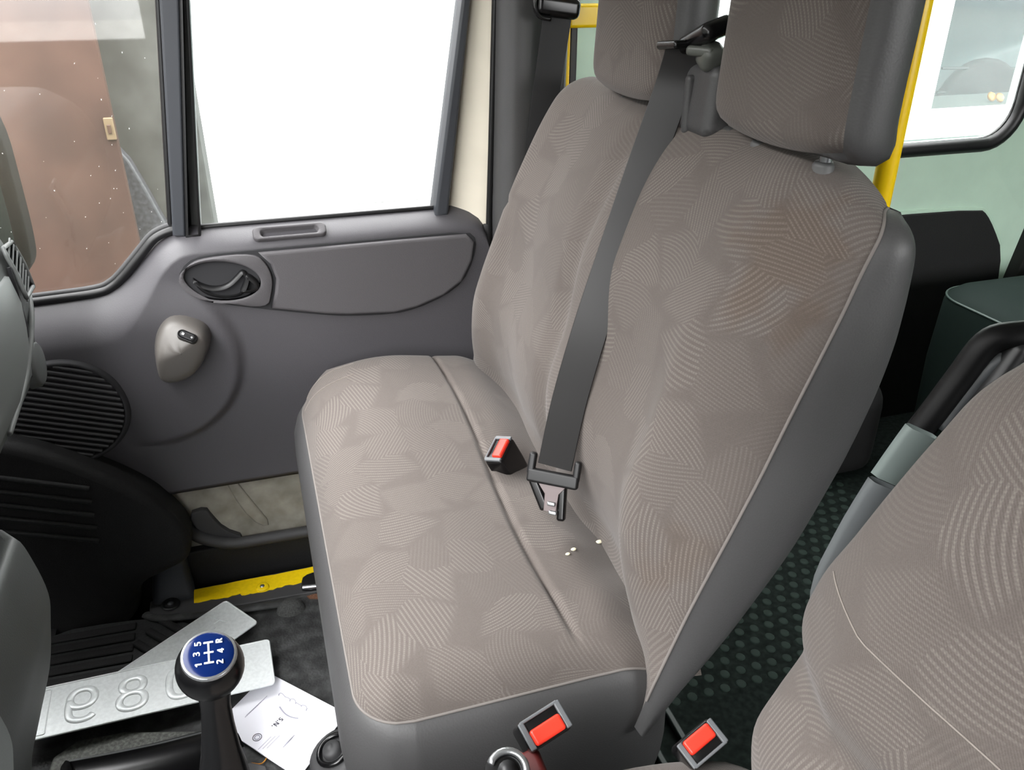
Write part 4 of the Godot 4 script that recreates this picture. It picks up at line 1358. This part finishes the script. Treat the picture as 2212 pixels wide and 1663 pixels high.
# ---------------------------------------------------------------- things on the floor
func make_floor_things() -> void:
	# rubber mat with moulded bars
	var mt := thing("floor_mat", V(-0.40, 0, -1.36), "black ribbed rubber mat in the passenger footwell", "mat")
	part(mt, "sheet", slab(soften(P([-0.56, -1.46, -0.315, -1.445, -0.235, -1.40, -0.22, -1.33, -0.29, -1.22, -0.56, -1.20]), 2), 0.0, 0.006, 0.003), M.mat_rib)
	for k in 5:
		var z := -1.425 + k * 0.030
		part(mt, "bar", join([[rbox(V(0.16, 0.006, 0.020), 0.003), Transform3D(Basis(V(0, 1, 0), -0.05), V(-0.425, 0.008, z))]]), M.rubber)
	for k in 3:
		part(mt, "bar", join([[rbox(V(0.070, 0.010, 0.016), 0.005), Transform3D(Basis(V(0, 1, 0), -0.85), V(-0.290 + k * 0.022 - 0.03, 0.010, -1.345 - k * 0.026))]]), M.rubber)
	part(mt, "ridge", tube(smooth_path([V(-0.330, 0.006, -1.452), V(-0.30, 0.012, -1.425), V(-0.22, 0.012, -1.41), V(-0.05, 0.010, -1.395)], 5), 0.010, 8, false, 0.6), M.mat_floor)
	# lump and dirt on the floor
	solo("rubber_stop", lathe([[0.0, 0.020], [0.015, 0.017], [0.026, 0.008], [0.030, -0.004]], 14), grained(Color(0.20, 0.205, 0.20), 0.9, 0.3, 0.1, 10.0), "dusty dark rubber stop on the floor beside the steel catch", "stop", "", Transform3D(Basis().scaled(V(1.0, 1.0, 0.75)), V(-0.045, 0.004, -1.385)))
	solo("seat_rail", box_mesh(V(0.02, 0.0, -1.385), V(0.07, 0.02, -0.98), 0.008), M.mat_floor, "dark dusty floor rail running under the bench front", "rail")
	# number plates seen from behind
	number_plate(look(V(-0.294, 0.036, -1.212), V(0.03, 1, 0.05), V(0.02, 0, -1).rotated(V(0, 1, 0), 0.055)), 0.414, 0.113, "089", "embossed aluminium number plate lying face down on the floor behind the gear knob")
	number_plate(look(V(-0.262, 0.018, -1.300), V(0.0, 1, 0.02), V(0, 0, -1).rotated(V(0, 1, 0), 0.62)), 0.30, 0.105, "A", "second aluminium plate sticking out under the embossed number plate")
	# leaflet
	var lf := thing("leaflet", V(-0.08, 0.006, -1.09), "white printed leaflet on the floor under the number plate", "leaflet")
	var pts := PackedVector2Array([Vector2(-0.098, -1.215), Vector2(0.030, -1.075), Vector2(-0.062, -0.968), Vector2(-0.190, -1.12)])
	part(lf, "paper", slab(pts, 0.006, 0.0085), M.paper)
	var ux := V(-0.062 - 0.030, 0, -0.968 + 1.075).normalized()
	var uy := V(0, 1, 0).cross(ux).normalized()
	var ink := mat(Color(0.68, 0.68, 0.74), 0.8)
	var dark_ink := mat(Color(0.28, 0.28, 0.32), 0.8)
	var place := func(a: float, b: float) -> Vector3:
		return V(0.030, 0.0087, -1.075) + ux * a - uy * b * -1.0
	# print lies flat: local x runs along the lines, local z is up from the paper
	var pr := func(a: float, b: float) -> Transform3D:
		var o: Vector3 = V(0.030, 0.0088, -1.075).lerp(V(-0.062, 0.0088, -0.968), a).lerp(V(-0.098, 0.0088, -1.215).lerp(V(-0.190, 0.0088, -1.12), a), b)
		return look(o, V(0, 1, 0), V(0.68, 0, 0.75))
	part(lf, "print", text_mesh("S.N.", 0.012, 0.0003, true), dark_ink, pr.call(0.56, 0.52), "small dark printed letters")
	for k in 4:
		part(lf, "print", rbox(V(0.050 - k * 0.006, 0.0011, 0.0003), 0.0001), ink, pr.call(0.50 + k * 0.035, 0.82))
	for k in 3:
		part(lf, "print", rbox(V(0.020, 0.0018, 0.0003), 0.0001), ink, pr.call(0.66 + k * 0.03, 0.30))
	for k in 3:
		part(lf, "print", rbox(V(0.030, 0.0009, 0.0003), 0.0001), ink, pr.call(0.80 + k * 0.035, 0.42 + k * 0.03))
	var ec: Vector3 = (pr.call(0.86, 0.58) as Transform3D).origin
	part(lf, "print", tube(ring_path(ec, 0.0075, V(0, 1, 0), 20), 0.0006, 5, true), dark_ink, Transform3D(), "round grey printed emblem")
	part(lf, "print", tube(ring_path(ec, 0.0045, V(0, 1, 0), 16), 0.0009, 5, true), ink)
	var sw := []
	for k in 12:
		var q: Transform3D = pr.call(0.36 + 0.05 * sin(k * 0.26), 0.62 - k * 0.022)
		sw.append(q.origin)
	part(lf, "print", tube(sw, 0.0014, 6, false, 0.3), ink)
	var scr := []
	for k in 40:
		var q: Transform3D = pr.call(0.20 + 0.030 * sin(k * 0.9) * (0.5 + 0.5 * sin(k * 0.37 + 1.0)), 0.74 - k * 0.010 - 0.02 * sin(k * 0.9 + 1.2))
		scr.append(q.origin)
	part(lf, "print", tube(smooth_path(scr, 2), 0.0005, 5), ink, Transform3D(), "faint handwritten style heading")
	# a bit of straw
	solo("straw_bit", tube(smooth_path([V(-0.165, 0.004, -1.075), V(-0.145, 0.007, -1.070), V(-0.122, 0.005, -1.058), V(-0.108, 0.004, -1.036), V(-0.118, 0.004, -1.018), V(-0.135, 0.006, -1.022)], 5), 0.0012, 6), mat(Color(0.72, 0.50, 0.18), 0.8), "thin curled straw beside the leaflet", "straw")
	# worn metal floor cover beneath the plates
	var cover := thing("floor_cover", V(-0.33, 0, -1.07), "scuffed slotted metal floor cover below the number plate", "cover")
	part(cover, "plate", slab(soften(P([-0.47, -1.12, -0.40, -1.17, -0.17, -1.10, -0.21, -1.02, -0.42, -0.98]), 1), 0.0, 0.008, 0.003), grained(Color(0.30, 0.31, 0.28), 0.6, 0.35, 0.06, 8.0))
	for k in 3:
		part(cover, "slot", join([[rbox(V(0.05, 0.003, 0.009), 0.001), Transform3D(Basis(V(0, 1, 0), 0.55), V(-0.365 + k * 0.040, 0.0078, -1.055 - k * 0.010))]]), M.black)
	part(cover, "hole", lathe([[0.0, 0.002], [0.011, 0.002], [0.012, 0.0]], 16), M.black, Transform3D(Basis(), V(-0.405, 0.0075, -1.03)))
	solo("floor_panel", slab(soften(P([-0.20, -1.00, -0.115, -1.03, -0.10, -0.94, -0.18, -0.93]), 1), 0.0, 0.010, 0.003), M.dark_grey, "small dark access panel on the floor beside the gear lever", "panel")
	solo("tunnel_cover", tube(smooth_path([V(-0.375, 0.135, -0.925), V(-0.33, 0.115, -0.94), V(-0.26, 0.08, -0.97), V(-0.17, 0.03, -1.02)], 6), 0.055, 14), M.gloss_black, "black bulging tunnel cover below the gear lever", "cover")

# digits pressed into the sheet as rounded strokes
func digit(c: String) -> ArrayMesh:
	var r := 0.0068
	var oval := func(cy: float, rx: float, ry: float, k: float) -> Array:
		var o := []
		for i in 28:
			var a := TAU * i / 28
			o.append(V(pow(absf(cos(a)), k) * signf(cos(a)) * rx, cy + pow(absf(sin(a)), k) * signf(sin(a)) * ry, 0))
		return o
	if c == "0":
		return tube(oval.call(0.0, 0.021, 0.034, 0.75), r, 12, true)
	if c == "8":
		return join([tube(oval.call(0.018, 0.018, 0.0165, 0.9), r, 12, true), tube(oval.call(-0.017, 0.021, 0.0185, 0.9), r, 12, true)])
	return join([tube(oval.call(0.014, 0.020, 0.020, 0.9), r, 12, true), tube(smooth_path([V(0.020, 0.012, 0), V(0.021, -0.008, 0), V(0.017, -0.026, 0), V(0.004, -0.034, 0), V(-0.012, -0.033, 0), V(-0.020, -0.026, 0)], 4), r, 12)])

func number_plate(xf: Transform3D, w: float, h: float, text: String, label: String) -> void:
	var n := Node3D.new()
	n.name = numbered("number_plate")
	n.position = xf.origin
	add_child(n)
	tag(n, label, "number plate", "number plates on the floor")
	part(n, "sheet", prism(rounded_rect(0, 0, w, h, 0.008, 4), -0.0008, 0.0006, 0.0004), M.plate, xf)
	var rim := []
	for p in rounded_rect(0, 0, w - 0.003, h - 0.003, 0.007, 4): rim.append(V(p.x, p.y, 0.0))
	part(n, "rim", tube(rim, 0.0021, 6, true), M.plate, xf)
	var x := -w / 2 + 0.09
	var i := text.length() - 1
	while i >= 0:
		# the raised side faces down: the characters appear mirrored from behind
		if text.length() > 1:
			var glyph := digit(text[i])
			part(n, "character", glyph, M.plate, xf * Transform3D(Basis().scaled(V(-1.0, 1.0, 0.38)), V(x, -0.001, 0.0004)), "embossed mirrored digit")
		else:
			part(n, "character", text_mesh(text, 0.05, 0.0022), M.plate, xf * Transform3D(Basis().scaled(V(-1, 1, 1)), V(w / 2 - 0.05, 0.02, 0.0010)))
		x += 0.082
		i -= 1
	if text.length() > 1:
		var band := []
		for p in rounded_rect(-w / 2 + 0.021, 0, 0.032, h - 0.016, 0.003, 3): band.append(V(p.x, p.y, 0.0004))
		part(n, "country_band", tube(band, 0.0012, 6, true), M.plate, xf)

# ---------------------------------------------------------------- gear lever
func make_gear_lever() -> void:
	var c := V(-0.079, 0.735, -0.493)
	var g := thing("gear_lever", V(-0.16, 0.30, -0.52), "black gear lever with blue shift pattern cap in front of the number plates", "gear lever")
	var nrm := (V(0, 1.2, 0) - c).normalized() * 0.82 + V(0.02, 0.45, -0.25)
	nrm = nrm.normalized()
	# ball, slightly flattened towards the cap
	var prof := []
	for k in 22:
		var a := PI * k / 21.0
		var y := cos(a) * 0.0245
		if y > 0.0195: y = 0.0195 + (y - 0.0195) * 0.3
		prof.append([sin(a) * 0.0245 if k > 0 and k < 21 else 0.0, y])
	var xf := look(c, nrm, V(-0.25, 0.5, -1))
	var along_n := xf * Transform3D(Basis(V(1, 0, 0), V(0, 0, 1), V(0, -1, 0)), Vector3.ZERO)
	var knob := part(g, "knob", lathe(prof, 36), M.gloss_black, along_n)
	part(knob, "silver_ring", lathe([[0.0160, 0.0184], [0.0188, 0.0186], [0.0195, 0.0174], [0.0196, 0.0155]], 36), M.steel, along_n)
	var blue := mat(Color(0.02, 0.10, 0.29), 0.18, 0.0, 0.35)
	var cap := part(knob, "cap", lathe([[0.0, 0.0212], [0.006, 0.0210], [0.012, 0.0205], [0.0160, 0.0195], [0.0178, 0.0183]], 32), blue, along_n, "glossy blue cap with white shift pattern")
	# print on the cap: turned a quarter, the rows read upwards
	var pale := mat(Color(0.85, 0.87, 0.88), 0.4)
	var tx := xf * Transform3D(Basis(V(0, 0, 1), PI / 2 - 0.24), V(0, 0, 0.0211))
	for e in [["1", -0.0085, 0.0072], ["3", 0.0, 0.0082], ["5", 0.0080, 0.0072], ["2", -0.0085, -0.0074], ["4", 0.0, -0.0082], ["R", 0.0080, -0.0074]]:
		part(cap, "character", text_mesh(e[0], 0.0062, 0.0008, true), pale, tx * Transform3D(Basis(), V(e[1], e[2], -0.0002)))
	part(cap, "shift_pattern", join([[rbox(V(0.0170, 0.0014, 0.0008), 0.0003), Transform3D()], [rbox(V(0.0014, 0.0068, 0.0008), 0.0003), Transform3D(Basis(), V(-0.0080, 0, 0))], [rbox(V(0.0014, 0.0068, 0.0008), 0.0003), Transform3D()], [rbox(V(0.0014, 0.0068, 0.0008), 0.0003), Transform3D(Basis(), V(0.0080, 0, 0))]]), pale, tx)
	# shaft: oval, widening downwards
	var rows := []
	for s in [[0.0, 0.0165, 0.013], [0.2, 0.0118, 0.010], [0.30, 0.0110, 0.0098], [0.5, 0.0120, 0.010], [0.8, 0.0150, 0.012], [1.0, 0.0185, 0.0145], [2.0, 0.03, 0.025], [3.2, 0.05, 0.045]]:
		var p: Vector3 = c + (V(-0.086, 0.640, -0.490) - c) * s[0] + V(0, -0.010, 0)
		var row := PackedVector3Array()
		for j in 20:
			var a := TAU * j / 20
			row.append(p + V(cos(a) * s[1], sin(a) * 0.3 * s[2], sin(a) * s[2]))
		rows.append(row)
	part(g, "shaft", grid_mesh(rows, true), M.gloss_black)

# ---------------------------------------------------------------- rear of the van
func make_rear() -> void:
	var fl := structure("floor_rear", V(1.5, 0, -0.8), "dark green rubber floor with round studs behind the seats")
	part(fl, "sheet", box_mesh(V(0.42, -0.06, -1.72), V(3.6, 0.0, 0.95), 0.002), M.rear_floor)
	var stud := lathe([[0.0, 0.0022], [0.0075, 0.0020], [0.0095, 0.0010], [0.0105, -0.0005]], 12)
	var n := 0
	for j in 60:
		for i in 60:
			var x := 0.52 + i * 0.034 + (0.017 if j % 2 else 0.0)
			var z := -1.55 + j * 0.0295
			# the strip that shows between the two seats
			if absf(z + 0.62 + (x - 0.42) * 0.83) > 0.27 or x > 1.35 or z > -0.66: continue
			if n >= 300: continue
			var o := part(fl, "stud", stud, M.stud, Transform3D(Basis(), V(x, 0.0, z)))
			n += 1
	for k in 3:
		part(fl, "floor_rail", box_mesh(V(0.46 + k * 0.055, 0.0, -1.05), V(0.472 + k * 0.055, 0.014, -0.55), 0.003), mat(Color(0.10, 0.15, 0.135), 0.5))
	# side wall with its window
	var w := structure("wall_right", V(1.8, 0, -1.72), "pale cream side lining of the passenger compartment with green window light in its colour")
	var hole := rounded_rect(1.385, 1.17, 1.05, 0.80, 0.10, 8)
	part(w, "lining", holed(Vector2(0.59, -0.1), Vector2(2.7, 1.76), hole, -1.76, -1.70), M.cream_green_cast)
	part(w, "rear_lining", box_mesh(V(2.68, -0.1, -1.76), V(3.6, 1.76, -1.70), 0.005), M.cream_green_cast)
	var rim := []
	for p in rounded_rect(1.385, 1.17, 1.04, 0.79, 0.10, 8): rim.append(V(p.x, p.y, -1.708))
	part(w, "window_rubber", tube(rim, 0.020, 10, true, 0.9), M.black, Transform3D(), "thick black window rubber")
	var rim2 := []
	for p in rounded_rect(1.385, 1.17, 1.018, 0.768, 0.095, 8): rim2.append(V(p.x, p.y, -1.715))
	part(w, "window_rubber", tube(rim2, 0.007, 8, true), M.gloss_black)
	part(w, "door_panel", prism(soften(P([0.7, -0.05, 0.7, 0.616, 1.835, 0.616, 1.885, 0.585, 1.985, 0.45, 1.975, 0.10, 1.95, -0.05]), 2), -1.71, -1.690, 0.004), M.rubber, Transform3D(), "black recessed door panel")
	part(w, "door_panel_edge", prism(soften(P([0.69, -0.05, 0.69, 0.624, 1.84, 0.624, 1.893, 0.589, 1.994, 0.452, 1.984, 0.09, 1.955, -0.06]), 2), -1.71, -1.694, 0.002), M.cream_green_cast)
	shell("window_3", prism(rounded_rect(1.385, 1.17, 1.01, 0.76, 0.09, 8), -1.732, -1.737), M.rear_glass, "green tinted side window of the passenger compartment")
	part(w, "pillar_strap", prism(P([1.995, 0.36, 2.055, 0.36, 2.13, 0.80, 2.16, 1.2, 2.11, 1.2, 2.07, 0.80]), -1.70, -1.66, 0.006), M.rubber, Transform3D(), "black upright door seal")
	part(w, "wheel_cover", join([[rbox(V(1.0, 0.30, 0.24), 0.08), Transform3D(Basis(), V(1.0, 0.10, -1.59))]]), M.rubber)
	# yellow grab poles
	var p1 := thing("grab_pole", V(0.89, 0, -1.0), "upright yellow grab pole rising behind the near headrest", "pole", "yellow grab poles")
	part(p1, "tube", join([tube([V(0.893, 0.70, -1.0), V(0.893, 1.73, -1.0)], 0.0155, 16), tube([V(0.893, 0.71, -1.0), V(0.893, 0.69, -1.2), V(0.893, 0.69, -1.688)], 0.0155, 12)]), M.pole_yellow)
	part(p1, "flange", lathe([[0.0, 0.012], [0.03, 0.01], [0.035, 0.0]], 20), M.steel, Transform3D(Basis(V(1, 0, 0), V(0, 0, 1), V(0, -1, 0)), V(0.893, 0.69, -1.70)))
	var p2 := thing("grab_pole", V(0.60, 0, -1.56), "yellow grab pole with bracket beside the pillar belt", "pole", "yellow grab poles")
	part(p2, "tube", tube([V(0.600, 0.0, -1.56), V(0.600, 1.71, -1.56)], 0.006, 12), M.pole_yellow)
	part(p2, "bracket", box_mesh(V(0.594, 1.088, -1.575), V(0.665, 1.128, -1.535), 0.006), M.pole_yellow)
	part(p2, "edge_profile", box_mesh(V(0.610, 0.3, -1.60), V(0.626, 1.7, -1.570), 0.004), M.black)
	# rear passenger seat corner
	var rs := thing("rear_passenger_seat", V(1.75, 0, -1.2), "dark green vinyl rear passenger seat with pale piping", "seat")
	var body := []
	for k in [[0.10, -0.02], [0.12, 0.0], [0.30, 0.004], [0.455, 0.0], [0.468, -0.004]]:
		var row := PackedVector3Array()
		for p in rounded_rect(1.93, -1.10, 0.72 + k[1] * 2, 0.86 + k[1] * 2, 0.09, 8): row.append(V(p.x, k[0], p.y))
		body.append(row)
	part(rs, "cushion_side", grid_mesh(body, true, true), M.green_vinyl)
	var topr := []
	for k in [[0.468, -0.004], [0.485, -0.02], [0.495, -0.06], [0.50, -0.14], [0.503, -0.34]]:
		var row := PackedVector3Array()
		for p in rounded_rect(1.93, -1.10, 0.72 + k[1] * 2, 0.86 + k[1] * 2, maxf(0.09 + k[1] * 0.25, 0.01), 8): row.append(V(p.x, k[0], p.y))
		topr.append(row)
	part(rs, "cushion", grid_mesh(topr, true, true), M.green_vinyl)
	var pip := []
	for p in rounded_rect(1.93, -1.10, 0.715, 0.855, 0.09, 8): pip.append(V(p.x, 0.469, p.y))
	part(rs, "piping", tube(pip, 0.0028, 8, true), mat(Color(0.22, 0.28, 0.26), 0.5))
	part(rs, "base", box_mesh(V(1.65, 0.0, -1.45), V(2.2, 0.12, -0.75), 0.01), M.black)
	part(rs, "backrest", join([[rbox(V(0.14, 0.70, 0.84), 0.05), Transform3D(Basis(V(0, 0, 1), -0.15), V(2.34, 0.80, -1.10))]]), M.green_vinyl)

# ---------------------------------------------------------------- small things
func make_small_things() -> void:
	# hand brake end beside the bench
	var h := thing("hand_brake", V(0.15, 0.35, -0.50), "black hand brake grip with a chrome ring between the seats", "hand brake")
	var axis := V(-0.10, 0.85, 0.52).normalized()
	var tip := V(0.135, 0.602, -0.440)
	part(h, "grip", tube([tip - axis * 0.002, tip - axis * 0.004, tip - axis * 0.03, tip - axis * 0.10, V(0.20, 0.35, -0.57)], 0.019, 16), M.gloss_black)
	var arc := []
	for k in 15:
		var a := -0.9 + k * 0.24
		var u := axis.cross(V(0, 0, 1)).normalized()
		var v2 := axis.cross(u).normalized()
		arc.append(tip + axis * 0.001 + (u * cos(a) + v2 * sin(a)) * 0.0155)
	part(h, "chrome_ring", tube(arc, 0.0032, 8), M.steel)
	part(h, "push_button", tube([tip - axis * 0.01, tip + axis * 0.004], 0.0085, 14), M.black)
	solo("lid_button", rbox(V(0.022, 0.016, 0.030), 0.006), mat(Color(0.30, 0.03, 0.02), 0.6), "dark red button in the gap between hand brake and buckle", "button", "", Transform3D(Basis(V(0, 0, 1), 0.3), V(0.170, 0.548, -0.477)))
	# crumbs on the cushion
	for e in [[V(0.405, cushion_y(0.405, -0.868, 0.2, 0.2) + 0.002, -0.868), 0.0040, "white crumb in the crease of the bench seat"], [V(0.352, cushion_y(0.352, -0.835, 0.2, 0.2) + 0.001, -0.835), 0.0032, "small pale crumb on the bench cushion near its back"], [V(0.340, cushion_y(0.340, -0.826, 0.2, 0.2) + 0.001, -0.826), 0.0028, "flaky yellowish crumb on the bench cushion beside the pale one"]]:
		var sp := SphereMesh.new()
		sp.radius = e[1]
		sp.height = e[1] * 1.4
		sp.radial_segments = 10
		sp.rings = 5
		solo("crumb", sp, mat(Color(0.86, 0.83, 0.72), 0.8), e[2], "crumb", "crumbs on the bench seat", Transform3D(Basis(V(0.3, 0.8, 0.2).normalized(), 0.8).scaled(V(1.3, 0.8, 0.8)), e[0]))
